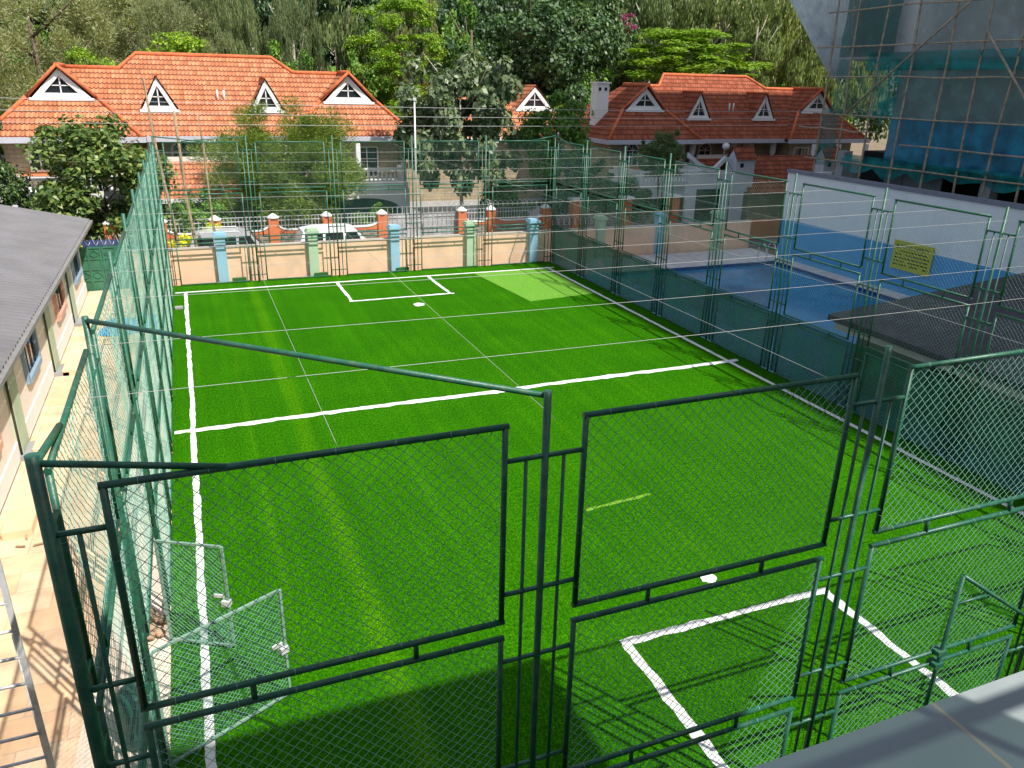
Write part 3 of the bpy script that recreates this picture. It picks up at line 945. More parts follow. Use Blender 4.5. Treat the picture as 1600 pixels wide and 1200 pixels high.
# pool house with low grey roof
ph_ = empty("pool_house", (16.6, 0, 0)); tag(ph_, "low pool house with dark grey shingle roof beside the fence", "building")
SH = mat_brick("dark grey shingles", (0.055, 0.055, 0.068), (0.075, 0.075, 0.09), (0.03, 0.03, 0.035), 0.4, 0.22, 0.01, 'XY', 0.75, 0.4)
rf = MB()
x0, x1, y0, y1 = 0.05, 10.5, 5.5, 16.55
def rz_(x): return 2.10 + .088 * (x - .05)
rf.add([(x0, y0, rz_(x0)), (x1, y0, rz_(x1)), (x1, y1, rz_(x1)), (x0, y1, rz_(x0)),
        (x0, y0, rz_(x0) - .16), (x1, y0, rz_(x1) - .16), (x1, y1, rz_(x1) - .16), (x0, y1, rz_(x0) - .16)],
       [(0, 1, 2, 3), (7, 6, 5, 4), (0, 4, 5, 1), (1, 5, 6, 2), (2, 6, 7, 3), (3, 7, 4, 0)])
rf.build("roof", SH, ph_)
MB().box(.18, 10.2, 5.7, 16.35, 1.72, 1.94).build("soffit_band", mat("cream soffit", (0.62, 0.58, 0.48), 0.8, 0.05), ph_)
MB().box(.7, 9.8, 6.0, 15.9, 0.0, 1.72).build("wall", mat("olive cream wall", (0.36, 0.36, 0.27), 0.85, 0.08), ph_)
d_ = MB(); d_.box(.68, .7, 12.6, 13.5, 0.0, 1.7); d_.build("door", mat("dark door", (0.03, .03, .035), .6, .1), ph_)

# ------------------------------------------------------------------ tower under construction with scaffolding
TX = 29.6; TY1 = 31.9; TH = 39.4
TW = mat("raw grey tower wall", (0.52, 0.53, 0.54), 0.9, 0.10, 0.8, 0.3, 15, 0, 0.3, (0.17, 0.18, 0.19), 0.4, 0.7)
tw = empty("unfinished_tower", (TX, 0, 0)); tag(tw, "unfinished grey tower block wrapped in scaffolding and teal netting", "building")
wl = MB()
wl.box(0.8, 44, -22, TY1 - 3.4, 5.3, 18)              # body above the open ground floor
wl.box(0.8, 44, TY1 - 3.4, TY1, 9.5, 18)
wl.box(0.0, 44, -22, TY1 - 1.3, 18.01, 40.8)             # unseen upper block, stepped to set where the tower's shadow falls
wl.build("wall", TW, tw)
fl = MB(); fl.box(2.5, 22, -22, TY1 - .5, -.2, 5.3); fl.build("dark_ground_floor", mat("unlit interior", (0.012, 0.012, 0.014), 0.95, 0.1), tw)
for y in (TY1 - .6, TY1 - 4.6, TY1 - 8.8, TY1 - 13, TY1 - 17.2, TY1 - 21.4): MB().box(.9, 1.4, y - .25, y + .25, 0, 5.3).build("column", TW, tw)
PANEL = mat("grey shutter boards", (0.15, 0.155, 0.17), 0.8, 0.12, 2)
pb = MB(); yy = TY1 - 3.7
for i in range(3): pb.box(.75, .8, yy - 1.05 * (i + 1) + .04, yy - 1.05 * i, 2.5, 5.28)
pb.build("shutter_board", PANEL, tw)
# openings and slab edges in the wall
for z in (9.35, 12.6, 15.9):
    MB().box(.70, .8, -20, TY1 - .1 if z > 9.4 else TY1 - 3.4, z - .12, z + .12).build("slab_edge", CONC, tw)
for y, z0, z1 in ((TY1 - 11.6, 10.2, 11.6), (TY1 - 8.0, 13.4, 15.2)):
    MB().box(.76, .81, y - .8, y + .8, z0, z1).build("window_opening", GLASS, tw)
# netting and tarpaulins
def hang(name, ya, yb, za, zb, m, label, x=0.0, wav=0.07, nyv=14, nzv=10, scal=0.0):
    vs = []; fs = []; ph = rng.random(4) * 6
    for j in range(nzv + 1):
        for i in range(nyv + 1):
            u = i / nyv; v = j / nzv
            yv = ya + (yb - ya) * u
            zv = za + (zb - za) * v
            if j == 0 and scal: zv -= scal * abs(math.sin(u * math.pi * (abs(yb - ya) / 1.9))) * (0.7 + .4 * math.sin(u * 11 + ph[2]) + .12 * math.sin(u * 47 + ph[3]))
            dx = wav * (math.sin(u * 7 + ph[0] + v * 2) + .7 * math.sin(v * 9 + ph[1] + u * 5) * .6)
            vs.append((TX + x + dx, yv, zv))
    for j in range(nzv):
        for i in range(nyv):
            a = j * (nyv + 1) + i
            fs.append((a, a + 1, a + nyv + 2, a + nyv + 1))
    mb = MB(); mb.add(vs, fs, True)
    return tag(mb.build(name, m), label, "netting")
NET1 = mat_net("teal scaffold net", (0.04, 0.20, 0.19), 0.55)
NET2 = mat_net("bright teal net", (0.02, 0.27, 0.27), 0.75)
NET3 = mat_net("faded net", (0.13, 0.25, 0.235), 0.66)
BTARP = mat_net("blue tarpaulin", (0.04, 0.26, 0.42), 0.85)
GNET = mat_net("dark green net", (0.035, 0.15, 0.14), 0.7)
hang("scaffold_net", TY1 - .1, TY1 - 3.3, 9.6, 12.4, GNET, "dark green scaffold net at the upper left corner of the unfinished tower", x=.25)
hang("scaffold_net", TY1 - .1, TY1 - 2.6, 7.05, 9.5, NET1, "teal scaffold net through which trees show at the tower corner", x=.2)
hang("scaffold_net", TY1 - 2.6, TY1 - 4.1, 7.1, 9.4, NET2, "bright turquoise strip of net hanging on the tower scaffold", x=.12, scal=.3)
hang("scaffold_net", TY1 - 2.0, TY1 - 16, 9.0, 9.75, NET2, "long bunched turquoise band of net across the tower scaffold", x=.05, wav=.12, nzv=6, nyv=40)
hang("scaffold_net", TY1 - 4.1, TY1 - 16, 7.0, 9.1, NET3, "thin faded grey green net over the middle of the tower scaffold", x=.15, nyv=30)
hang("scaffold_net", TY1 + .25, TY1 - .9, 4.6, 7.3, NET1, "torn teal net hanging at the lower left of the tower scaffold", x=.1)
hang("tarpaulin", TY1 - 4.0, TY1 - 16, 5.1, 7.05, BTARP, "blue tarpaulin sheet on the lower tower scaffold", x=.2, nyv=30)
hang("scaffold_net", TY1 - 1.6, TY1 - 16, 4.75, 5.25, NET2, "drooping turquoise hem of net along the bottom of the tower scaffold", x=.02, wav=.14, nyv=150, nzv=4, scal=.4)
hang("scaffold_net", TY1 - 4.4, TY1 - 16, 9.75, 14.2, mat_net("pale grey net", (0.28, 0.36, 0.37), 0.45), "pale grey netting on the upper tower scaffold", x=.2, nyv=30)
# poles and ledgers
yp = [TY1 + .15, TY1 - 1.25, TY1 - 2.9, TY1 - 4.7, TY1 - 6.5, TY1 - 8.1, TY1 - 9.5, TY1 - 10.9, TY1 - 12.4, TY1 - 14.2]
wordp = ["first", "second", "third", "fourth", "fifth", "sixth", "seventh", "eighth", "ninth", "tenth"]
for k, y in enumerate(yp):
    pts = [(TX - .05 + rng.normal() * .02, y + rng.normal() * .04, z) for z in np.linspace(1.6 if k else 3.5, 17, 7)]
    tag(MB().tube(pts, 0.055, 6, 0.035).build("scaffold_pole", BAMBOO), "upright timber scaffold pole on the tower face, %s from the tower's far corner" % wordp[k], "scaffold pole", "upright poles of the tower scaffold")
for k, (z, ya, yb) in enumerate(((4.92, TY1 + .8, TY1 - 16), (5.9, TY1 - 5.0, TY1 - 16), (6.35, TY1 + 1.5, TY1 - 3.6), (7.02, TY1 + .6, TY1 - 16), (8.72, TY1 + .4, TY1 - 16), (10.05, TY1 + 1, TY1 - 16), (11.55, TY1 + .6, TY1 - 16), (13.2, TY1, TY1 - 16))):
    pts = [(TX - .14, y, z + rng.normal() * .03) for y in np.linspace(ya, yb, 8)]
    tag(MB().tube(pts, 0.038, 6).build("scaffold_ledger", BAMBOO), "horizontal timber ledger of the tower scaffold, %s from the bottom" % wordp[k], "scaffold pole", "horizontal ledgers of the tower scaffold")
for k, (a, b_) in enumerate((((TY1 - 1.6, 7.1), (TY1 - 8.6, 12.6)), ((TY1 - 8.2, 10.4), (TY1 - 13.5, 4.6)))):
    tag(MB().tube([(TX - .24, a[0], a[1]), (TX - .24, b_[0], b_[1])], 0.045, 6).build("scaffold_brace", BAMBOO), ("diagonal brace rising away from the bright turquoise strip of net", "diagonal brace falling to the right over the blue tarpaulin")[k], "scaffold pole", "diagonal braces of the tower scaffold")
# corrugated steel sheet fan at the corner
cs = MB(); vs = []; fs = []
A = Vector((27.35, 34.0, 13.1)); B = Vector((31.55, 34.0, 8.68)); Cc = Vector((32.9, 34.0, 8.68)); D = Vector((32.2, 34.0, 14.5))
A2 = Vector((26.2, 34.0, 14.3))
nn = 64
for i in range(nn + 1):
    u = i / nn
    top = A2.lerp(D, u); bot = B.lerp(Cc, u)
    off = 0.03 * math.sin(i * math.pi / 2)
    for p in (top, bot): vs.append((p.x, p.y + off + .12 * u, p.z))
for i in range(nn): fs.append((i * 2, i * 2 + 1, i * 2 + 3, i * 2 + 2))
cs.add(vs, fs, False)
tag(cs.build("steel_sheet", mat("blue white steel sheet", (0.85, 0.90, 0.95), 0.4, 0.12, 1.5, 0, None, 0.25, 0.5, (0.30, 0.36, 0.45), 1.2, 0.6)), "pale blue corrugated steel fan hanging off the corner of the unfinished tower", "steel sheet")

# ------------------------------------------------------------------ tiled villas
def ridge(mb, pts, r=0.12): mb.tube(pts, r, 7)
def roof_poly(name, polys, m, parent):
    mb = MB()
    for p in polys: mb.add(p, [tuple(range(len(p)))])
    me = bpy.data.meshes.new(name); me.from_pydata(mb.v, [], mb.f); me.materials.append(m)
    bm = bmesh.new(); bm.from_mesh(me)
    for f in bm.faces:
        f.normal_update()
        if f.normal.z < 0: f.normal_flip()
    bm.to_mesh(me); bm.free()
    me.update(); uv_plane(me)
    return link(name, me, parent)

def arch_window(parent, x, z, w, h, y, frm, name="window"):
    """arched window facing -Y; z is the sill"""
    hw = w / 2; n = 10
    zc = z + h - hw
    out = [(x - hw - .12, z - .04), (x + hw + .12, z - .04)] + [(x + (hw + .12) * math.cos(math.pi * i / n), zc + (hw + .12) * math.sin(math.pi * i / n)) for i in range(n + 1)]
    f = MB().prism(out, y - .08, y - .005, 'Y').build(name, frm, parent)
    inn = [(x - hw, z + .04), (x + hw, z + .04)] + [(x + hw * math.cos(math.pi * i / n), zc + hw * math.sin(math.pi * i / n)) for i in range(n + 1)]
    MB().prism(inn, y - .10, y - .085, 'Y').build("pane", GLASS, f)
    b = MB()
    b.box(x - .03, x + .03, y - .125, y - .102, z + .04, zc)
    b.box(x - hw, x + hw, y - .125, y - .102, zc - .03, zc + .03)
    b.box(x - hw, x + hw, y - .125, y - .102, z + .04 + (zc - z) / 2 - .02, z + .04 + (zc - z) / 2 + .02)
    for a in (45, 90, 135):
        b.sqbar((x, y - .113, zc), (x + hw * math.cos(R(a)), y - .113, zc + hw * math.sin(R(a))), .03)
    b.build("glazing_bars", frm, f)
    return f
def rect_window(parent, x, z, w, h, y, frm):
    f = MB().box(x - w / 2 - .08, x + w / 2 + .08, y - .06, y - .003, z - .08, z + h + .08).build("window", frm, parent)
    MB().box(x - w / 2, x + w / 2, y - .075, y - .063, z, z + h).build("pane", GLASS, f)
    b = MB(); b.box(x - .025, x + .025, y - .10, y - .077, z, z + h); b.box(x - w / 2, x + w / 2, y - .10, y - .077, z + h * .62 - .02, z + h * .62 + .02)
    b.build("glazing_bars", frm, f)
    return f
def balustrade(parent, x0, x1, y, z, h=0.75, side=None, m=None):
    m = m or WHITE
    b = MB()
    b.box(x0, x1, y - .09, y + .09, z, z + .12); b.box(x0, x1, y - .11, y + .11, z + h - .12, z + h)
    n = int((x1 - x0) / .24)
    for i in range(n):
        xx = x0 + (i + .5) * (x1 - x0) / n
        b.lathe([(.04, 0), (.075, .12), (.075, .22), (.035, .42), (.06, .5)], (xx, y, z + .12), 6)
    for xx in (x0 + .1, x1 - .1): b.box(xx - .13, xx + .13, y - .13, y + .13, z + .003, z + h + .05)
    if side:
        for xx in (x0, x1):
            b.box(xx - .08, xx + .08, y + .135, y + side, z + h - .12, z + h - .005); b.box(xx - .06, xx + .06, y + .135, y + side, z, z + h - .12)
    return b.build("balustrade", m, parent)

def gable_trim(parent, cx, y, zb, zt, hw, name="gablet_trim"):
    """white triangular surround with a dark triangular window in it"""
    t = 0.26 if hw > 1.2 else 0.20
    out = [(cx - hw, zb), (cx + hw, zb), (cx, zt)]
    sl_ = (zt - zb) / hw
    off = t * math.hypot(1, sl_) / sl_
    iz0 = zb + t * .9
    ih = (zt - t * math.hypot(1, sl_)) - iz0
    ihw = ih / sl_
    inn = [(cx - ihw, iz0), (cx + ihw, iz0), (cx, iz0 + ih)]
    mb = MB()
    vs = [(a, y - .10, b) for a, b in out] + [(a, y - .10, b) for a, b in inn] + [(a, y + .04, b) for a, b in out] + [(a, y + .04, b) for a, b in inn]
    fs = []
    for i in range(3):
        j = (i + 1) % 3
        fs += [(i, j, 3 + j, 3 + i), (6 + j, 6 + i, 9 + i, 9 + j), (i, 6 + i, 6 + j, j), (3 + j, 9 + j, 9 + i, 3 + i)]
    mb.add(vs, fs)
    mb.box(cx - hw - .12, cx + hw + .12, y - .22, y + .02, zb - .14, zb - .003)
    f = mb.build(name, WHITE, parent)
    # recessed panel and window
    win = MB().prism([(cx - ihw, iz0), (cx + ihw, iz0), (cx, iz0 + ih)], y + .005, y + .03, 'Y').build("window", GLASS, f)
    b = MB(); b.box(cx - .03, cx + .03, y - .03, y + .002, iz0, iz0 + ih * .93)
    zz = iz0 + ih * .45; b.box(cx - ihw * .53, cx + ihw * .53, y - .03, y + .002, zz - .025, zz + .025)
    b.build("glazing_bars", WHITE, win)
    return f

def villa(loc, label, tile, x_mid=True, left=True):
    V = empty("tiled_villa", loc); tag(V, label, "house", "matching orange tiled villas behind the boundary wall")
    SP = 14.75
    E = 5.0
    polys = []
    yl = 4.04
    main = [(0, yl, 8.35), (0 + 0.0, 3.55, 7.95), (3.6, 0, E), (SP - 3.6, 0, E), (SP, yl, 8.35), (12.05, yl, 8.35), (10.95, 5, 9.15), (3.6, 5, 9.15), (2.7, yl, 8.35)]
    polys.append([p for i, p in enumerate(main) if i != 1])
    # rear slopes
    polys.append([(0, yl, 8.35), (2.7, yl, 8.35), (2.7, 10, E - .1), (-3.6, 10, E - .1)])
    polys.append([(12.05, yl, 8.35), (SP, yl, 8.35), (SP + 3.6, 10, E - .1), (12.05, 10, E - .1)])
    polys.append([(3.6, 5, 9.15), (10.95, 5, 9.15), (12.05, 10, E - .1), (2.7, 10, E - .1)])
    polys.append([(2.7, yl, 8.35), (3.6, 5, 9.15), (2.7, 10, E - .1)])
    polys.append([(12.05, yl, 8.35), (10.95, 5, 9.15), (12.05, 10, E - .1)])
    for cx in (0, SP):
        polys.append([(cx - 3.6, -.55, E), (cx + 3.6, -.55, E), (cx + 1.64, 1.3, 6.85), (cx - 1.64, 1.3, 6.85)])
        inn = 1 if cx == 0 else -1
        polys.append([(cx + inn * 3.6, -.55, E), (cx + inn * 1.64, 1.3, 6.85), (cx, 1.05, 8.42), (cx, 4.3, 8.42), (cx + inn * 3.6, .02, E)])
        polys.append([(cx - inn * 3.6, -.55, E), (cx - inn * 1.64, 1.3, 6.85), (cx, 1.05, 8.42), (cx, 4.3, 8.42), (cx - inn * 3.6, 10, E)])
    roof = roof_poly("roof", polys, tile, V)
    rg = MB()
    for cx in (0, SP):
        ridge(rg, [(cx, .95, 8.44), (cx, 4.3, 8.44)])
        for s in (-1, 1): ridge(rg, [(cx + s * 3.62, -.56, E + .02), (cx + s * 1.64, 1.3, 6.88)], .1); ridge(rg, [(cx + s * 1.64, 1.28, 6.88), (cx, .98, 8.44)], .08)
    ridge(rg, [(0, yl, 8.37), (2.7, yl, 8.37), (3.6, 5, 9.17), (10.95, 5, 9.17), (12.05, yl, 8.37), (SP, yl, 8.37)])
    rg.build("ridge_caps", RIDGE, roof)
    # dormers
    for cx in (4.55, 10.15):
        dp = [[(cx - .98, 1.45, 6.35), (cx, 1.35, 8.05), (cx, 3.7, 8.05), (cx - .98, 1.65, 6.35)], [(cx + .98, 1.45, 6.35), (cx, 1.35, 8.05), (cx, 3.7, 8.05), (cx + .98, 1.65, 6.35)]]
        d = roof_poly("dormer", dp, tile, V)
        gable_trim(d, cx, 1.55, 6.33, 7.95, .86, "dormer_trim")
        ridge_m = MB(); ridge(ridge_m, [(cx, 1.3, 8.07), (cx, 3.75, 8.07)], .07); ridge_m.build("ridge_caps", RIDGE, d)
    for cx in (0, SP):
        gable_trim(V, cx, 1.32, 6.86, 8.27, 1.36)
    for px_ in (7.6, 7.95):
        MB().tube([(px_, 2.2, 6.7), (px_, 2.2, 7.35)], .05, 8).build("vent_pipe", WHITE, V)
    # gutter, soffit, walls
    gb = MB()
    for cx in (0, SP): gb.box(cx - 3.75, cx + 3.75, -.70, -.5, E - .24, E + .03)
    gb.box(3.76, SP - 3.76, -.14, .05, E - .24, E + .03)
    gb.box(-3.75, -3.6, -.49, 10, E - .24, E + .02); gb.box(SP + 3.6, SP + 3.75, -.49, 10, E - .24, E + .02)
    gb.build("gutter", mat("lilac grey gutter", (0.50, 0.50, 0.56), 0.6, 0.06), V)
    MB().box(-3.6, SP + 3.6, .06, 9.9, E - .26, E - .18).build("soffit", WHITE, V)
    wb = MB(); wb.box(-2.9, 2.9, .25, 9.3, -.8, E - .27); wb.box(SP - 2.9, SP + 2.9, .25, 9.3, -.8, E - .27); wb.box(2.9, SP - 2.9, 1.6, 9.3, -.8, E - .27)
    wb.build("wall", STONE, V)
    TRIM = mat("off white trim", (0.72, 0.68, 0.62), 0.8, 0.05)
    for cx in (0,):
        for dx in (-1.35, 1.2): arch_window(V, cx + dx, 3.35, .8, 1.35, .25, TRIM)
    # upper band below windows with orange sill, white lower porch
    sb = MB(); sb.box(-3.0, 3.0, -.1, .245, 2.9, 3.12); sb.build("string_course", TRIM, V)
    MB().box(-2.2, -.5, -.15, .22, 3.125, 3.2).build("tiled_sill", ORANGE, V)
    MB().box(-2.8, 2.8, -3.4, .24, 2.3, 2.55).build("balcony_slab", WHITE, V)
    balustrade(V, -2.75, 2.75, -3.3, 2.55, .8, side=3.3)
    MB().box(-2.7, 2.7, -3.3, -3.05, 1.65, 2.298).build("balcony_beam", WHITE, V)
    for xx in (-2.5, 0, 2.5): MB().lathe([(.2, -.8), (.16, -.5), (.16, 1.4), (.24, 1.55), (.24, 1.65)], (xx, -3.17, 0), 12).build("column", WHITE, V)
    MB().box(-2.0, 2.0, .2, .24, -.6, 1.8).build("doorway", GLASS, V)
    balustrade(V, -2.4, 2.4, -3.6, -.2, .8)
    # middle: recessed veranda and lean-to tiled porch roof
    for xx in (3.9, 7.4, 10.9): MB().lathe([(.17, -.8), (.17, 3.9), (.22, 4.0), (.22, 4.7)], (xx, .9, 0), 12).build("column", WHITE, V)
    for xx in (5.4, 9.2): arch_window(V, xx, 3.3, .9, 1.3, 1.6, TRIM)
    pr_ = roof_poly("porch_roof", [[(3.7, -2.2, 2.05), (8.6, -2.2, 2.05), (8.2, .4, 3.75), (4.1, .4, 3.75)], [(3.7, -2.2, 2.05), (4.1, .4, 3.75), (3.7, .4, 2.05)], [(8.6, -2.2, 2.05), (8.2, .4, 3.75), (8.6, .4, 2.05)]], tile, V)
    MB().box(3.6, 8.7, -2.32, -2.15, 1.85, 2.06).build("porch_fascia", WHITE, V)
    MB().box(4.0, 8.3, .3, .5, 3.7, 3.95).build("porch_flashing", TRIM, V)
    for xx in (3.95, 8.35): MB().box(xx - .16, xx + .16, -2.05, -1.75, -.8, 1.85).build("porch_pillar", WHITE, V)
    # right wing: balcony over a garage
    MB().box(SP - 2.6, SP + 2.6, -1.9, .24, 2.25, 2.6).build("balcony_slab", WHITE, V)
    balustrade(V, SP - 2.5, SP + 2.5, -1.75, 2.6, .8, side=1.7)
    for xx in (SP - 2.2, SP + .3): rect_window(V, xx + .4, 2.75, 1.2, 1.6, .25, TRIM)
    for xx in (SP - 2.4, SP - .2, SP + 2.4): MB().box(xx - .12, xx + .12, -1.86, -1.62, 3.42, E - .25).build("veranda_post", WHITE, V)
    ga = MB()
    n = 12; xs_, xe = SP - 2.2, SP + 2.2
    arch = [(xs_ - .45, -.8), (xs_ - .45, 2.25), (xe + .45, 2.25), (xe + .45, -.8), (xe, -.8), (xe, 1.0)] + [(SP + 2.2 * math.cos(math.pi * i / n), 1.0 + .75 * math.sin(math.pi * i / n)) for i in range(1, n)] + [(xs_, 1.0), (xs_, -.8)]
    ga.prism(arch, -1.85, -1.6, 'Y'); ga.build("garage_arch", WHITE, V)
    MB().box(xs_ - .3, xe + .3, -.3, -.1, -.8, 2.2).build("garage_door", mat("teal garage door", (0.06, 0.17, 0.18), 0.6, 0.1), V)
    return V
v1 = villa((-5.5, 47.0, 0.0), "orange tiled villa at the left with two white dormers, sunlit", TILE)
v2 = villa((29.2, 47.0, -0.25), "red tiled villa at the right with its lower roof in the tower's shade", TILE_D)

# chimney of the right hand villa
ch = MB().box(26.4, 27.35, 50.0, 50.8, 5.0, 8.2); ch.box(26.3, 27.45, 49.9, 50.9, 8.2, 8.3)
cho = ch.build("chimney", WHITE, v2); cho.location = (-29.2, -47, .25)
for vx in (26.55, 27.0): MB().box(vx, vx + .17, 49.96, 49.998, 7.75, 7.95).build("vent_hole", GLASS, cho)

# middle villa, half hidden behind a tree
M3 = empty("tiled_villa", (17.6, 58.0, -.4)); tag(M3, "orange tiled villa half hidden behind the big leaved tree in the middle", "house")
mp = [[(-3.6, 0, 4.6), (8.2, 0, 4.6), (8.2, 3.6, 8.3), (0, 3.6, 8.3)], [(-3.6, 0, 4.6), (0, 3.6, 8.3), (-3.6, 8, 4.6)], [(0, 3.6, 8.3), (8.2, 3.6, 8.3), (12, 8, 4.6), (-3.6, 8, 4.6)],
      [(4.6, -.6, 4.6), (11.9, -.6, 4.6), (9.9, 1.2, 6.6), (6.6, 1.2, 6.6)], [(4.6, -.6, 4.6), (6.6, 1.2, 6.6), (8.25, 1.0, 8.4), (8.25, 4, 8.4)], [(11.9, -.6, 4.6), (9.9, 1.2, 6.6), (8.25, 1, 8.4), (8.25, 6, 8.4), (11.9, 8, 4.6)]]
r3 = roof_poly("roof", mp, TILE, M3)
g3 = MB(); ridge(g3, [(0, 3.6, 8.32), (8.2, 3.6, 8.32)]); ridge(g3, [(-3.6, 0, 4.62), (0, 3.6, 8.32)]); g3.build("ridge_caps", RIDGE, r3)
gable_trim(M3, 8.25, 1.22, 6.6, 8.25, 1.5)
MB().box(-3, 11.3, .5, 7.6, -.4, 4.5).build("wall", STONE, M3)
MB().box(-3.7, 12, -.75, -.6, 4.4, 4.62).build("gutter", WHITE, M3)
MB().lathe([(0.3, 0), (.32, .5), (.32, .9), (.27, 1.0)], (10.6, 7, 8.0), 14).build("water_tank", BLACK, M3)

dsh = MB(); dsh.lathe([(.0, 0), (.15, .03), (.25, .08), (.26, .09)], (0, 0, 0), 16)
do = dsh.build("satellite_dish", WHITE, v2); do.location = (5.6, -.6, 4.55); do.rotation_euler = (R(62), 0, R(-30))
MB().tube([(5.6, -.45, 3.7), (5.6, -.5, 4.6)], .03, 6).build("dish_mast", ALU, v2)
# low annexes and gatehouses in front of the right villa
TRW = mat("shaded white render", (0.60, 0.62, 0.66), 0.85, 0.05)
an = empty("tiled_annex", (0, 0, 0)); tag(an, "low red tiled annex between two small white gate towers", "building")
ap = [[(32.6, 40.5, 1.9), (39.5, 40.5, 1.9), (39.5, 43.2, 4.0), (33.0, 43.2, 4.0)], [(33.0, 43.2, 4.0), (39.5, 43.2, 4.0), (39.5, 45.5, 2.2), (32.6, 45.5, 2.2)]]
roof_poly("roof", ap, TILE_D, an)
MB().box(33, 39.2, 41, 45, -.5, 2.1).build("wall", STONE, an)
for k, (x, y) in enumerate(((32.1, 41.4), (38.6, 40.9))):
    gtw = empty("gate_tower", (x, y, 0)); tag(gtw, ("small white gate tower with tiled cap left of the red annex", "small white gate tower with tiled cap right of the red annex")[k], "gate tower")
    MB().box(-.42, .42, -.42, .42, -.5, 4.05).build("tower_body", TRW, gtw)
    MB().prism([(-.42, 4.05), (.42, 4.05), (0, 4.6)], -.42, .4, 'X').build("gable_face", TRW, gtw)
    roof_poly("cap_roof", [[(-.55, -.6, 3.97), (1.0, -.6, 3.97), (1.0, 0, 4.72), (-.55, 0, 4.72)], [(-.55, .6, 3.97), (1.0, .6, 3.97), (1.0, 0, 4.72), (-.55, 0, 4.72)]], TILE_D, gtw)
    MB().box(.43, 1.0, -.4, .4, 2.0, 3.95).build("side_wall", TRW, gtw)
    MB().box(-.12, .12, -.45, -.425, 3.5, 3.75).build("lamp_niche", GLASS, gtw)
cg = empty("curved_gable", (28.3, 41.3, 0)); tag(cg, "white swooping porch gable in front of the right villa", "porch")
cgm = MB(); cgp = [(0, 4.4), (.8, 3.85), (1.5, 3.52), (2.0, 3.55), (2.35, 3.85), (2.7, 4.15), (3.0, 4.1), (3.35, 3.7), (3.75, 3.2)]
cgm.prism(cgp + [(a, b_ - .3) for a, b_ in cgp[::-1]], -.12, .12, 'Y')
cgm.build("gable_band", TRW, cg)
MB().box(.2, 3.4, .05, .3, -.5, 3.3).build("wall", TRW, cg)
MB().box(.9, 2.7, .0, .04, -.5, 2.2).build("doorway", GLASS, cg)
MB().box(-2.5, 4.6, -3.5, -3.3, -.4, .8).build("low_wall", ORANGE, cg)

# ------------------------------------------------------------------ stone garden wall with orange pillars
gw = empty("stone_garden_wall", (0, 40.6, 0)); tag(gw, "rough stone garden wall with orange pillars, white domed caps and grey railings across the lane", "wall")
pil = [(-3.6), (-1.4), 1.0, 3.72, 6.35, 9.2, 13.6, 15.3, 18.6]
for i, x in enumerate(pil):
    p = MB().box(x - .24, x + .24, -.24, .24, -.7, 1.55).build("pillar", ORANGE, gw)
    MB().lathe([(.30, 0), (.30, .06), (.24, .10), (.13, .19), (.03, .24)], (x, 0, 1.55), 14).build("pillar_cap", WHITE, p)
def swag(x0, x1):
    n = 10
    top = []
    for i in range(n + 1):
        u = i / n
        z = .95 + .20 * (abs(2 * u - 1)) ** 6
        top.append((x0 + .24 + (x1 - x0 - .48) * u, z))
    MB().prism([(x0 + .24, -.7), (x1 - .24, -.7), (x1 - .24, .80), (x0 + .24, .80)], -.14, .14, 'Y').build("stone_panel", RUBBLE, gw)
    MB().prism([(x0 + .24, .80)] + [(x1 - .24, .80)] + top[::-1], -.16, .16, 'Y').build("orange_band", ORANGE, gw)
    c = MB()
    for i in range(n): c.sqbar((top[i][0], 0, top[i][1] + .02), (top[i + 1][0], 0, top[i + 1][1] + .02), .38, .05)
    c.build("white_coping", WHITE, gw)
    rl_ = MB(); k = int((x1 - x0 - .5) / .16)
    for i in range(1, k):
        xx = x0 + .24 + (x1 - x0 - .48) * i / k
        u = i / k; z = .97 + .20 * (abs(2 * u - 1)) ** 6
        rl_.box(xx - .012, xx + .012, -.012, .012, z, 1.62)
    rl_.box(x0 + .25, x1 - .25, -.02, .02, 1.42, 1.46); rl_.box(x0 + .25, x1 - .25, -.02, .02, 1.62, 1.65)
    rl_.build("railing", mat("grey white railing", (0.5, 0.5, 0.52), 0.5, 0.1), gw)
for i in range(len(pil) - 1):
    if i == 5: continue
    swag(pil[i], pil[i + 1])
# silvery sheet gate in the gap
vg = empty("villa_gate", (0, 40.7, 0)); tag(vg, "weathered silvery sheet metal gate between the orange pillars", "gate")
SIL = mat("weathered silver sheet", (0.50, 0.49, 0.50), 0.6, 0.25, 1.2, 0.3, 8, 0.3, 0.4, (0.20, 0.19, 0.19), 0.9, 0.8)
for a in (9.5, 11.45):
    lf = MB().box(a, a + 1.9, -.02, .02, -.5, 1.5).build("gate_leaf", SIL, vg)
    bb = MB()
    for z in (-.4, .2, .75, 1.3, 1.48): bb.box(a, a + 1.9, -.05, -.02, z, z + .05)
    for q in range(8): bb.box(a + .03 + q * .26, a + .06 + q * .26, -.052, -.02, -.5, 1.85)
    bb.build("gate_bars", SIL, lf)
razor("electric_fence", 12.9, 19.0, 40.6, 1.9, 0.16, ALU, "loose coil of wire over the railings at the right end of the stone wall")
sw2 = empty("shaded_garden_wall", (0, 42.0, 0)); tag(sw2, "dim orange and stone garden wall continuing right beyond the fence corner", "wall")
for x in (21.2, 24.6, 28.0, 33.0):
    p = MB().box(x - .3, x + .3, -.3, .3, -.7, 1.7).build("pillar", ORANGE, sw2); MB().box(x - .38, x + .38, -.38, .38, 1.7, 1.82).build("pillar_cap", WHITE, p)
MB().box(19, 36, -.12, .12, -.7, .8).build("stone_panel", RUBBLE, sw2)

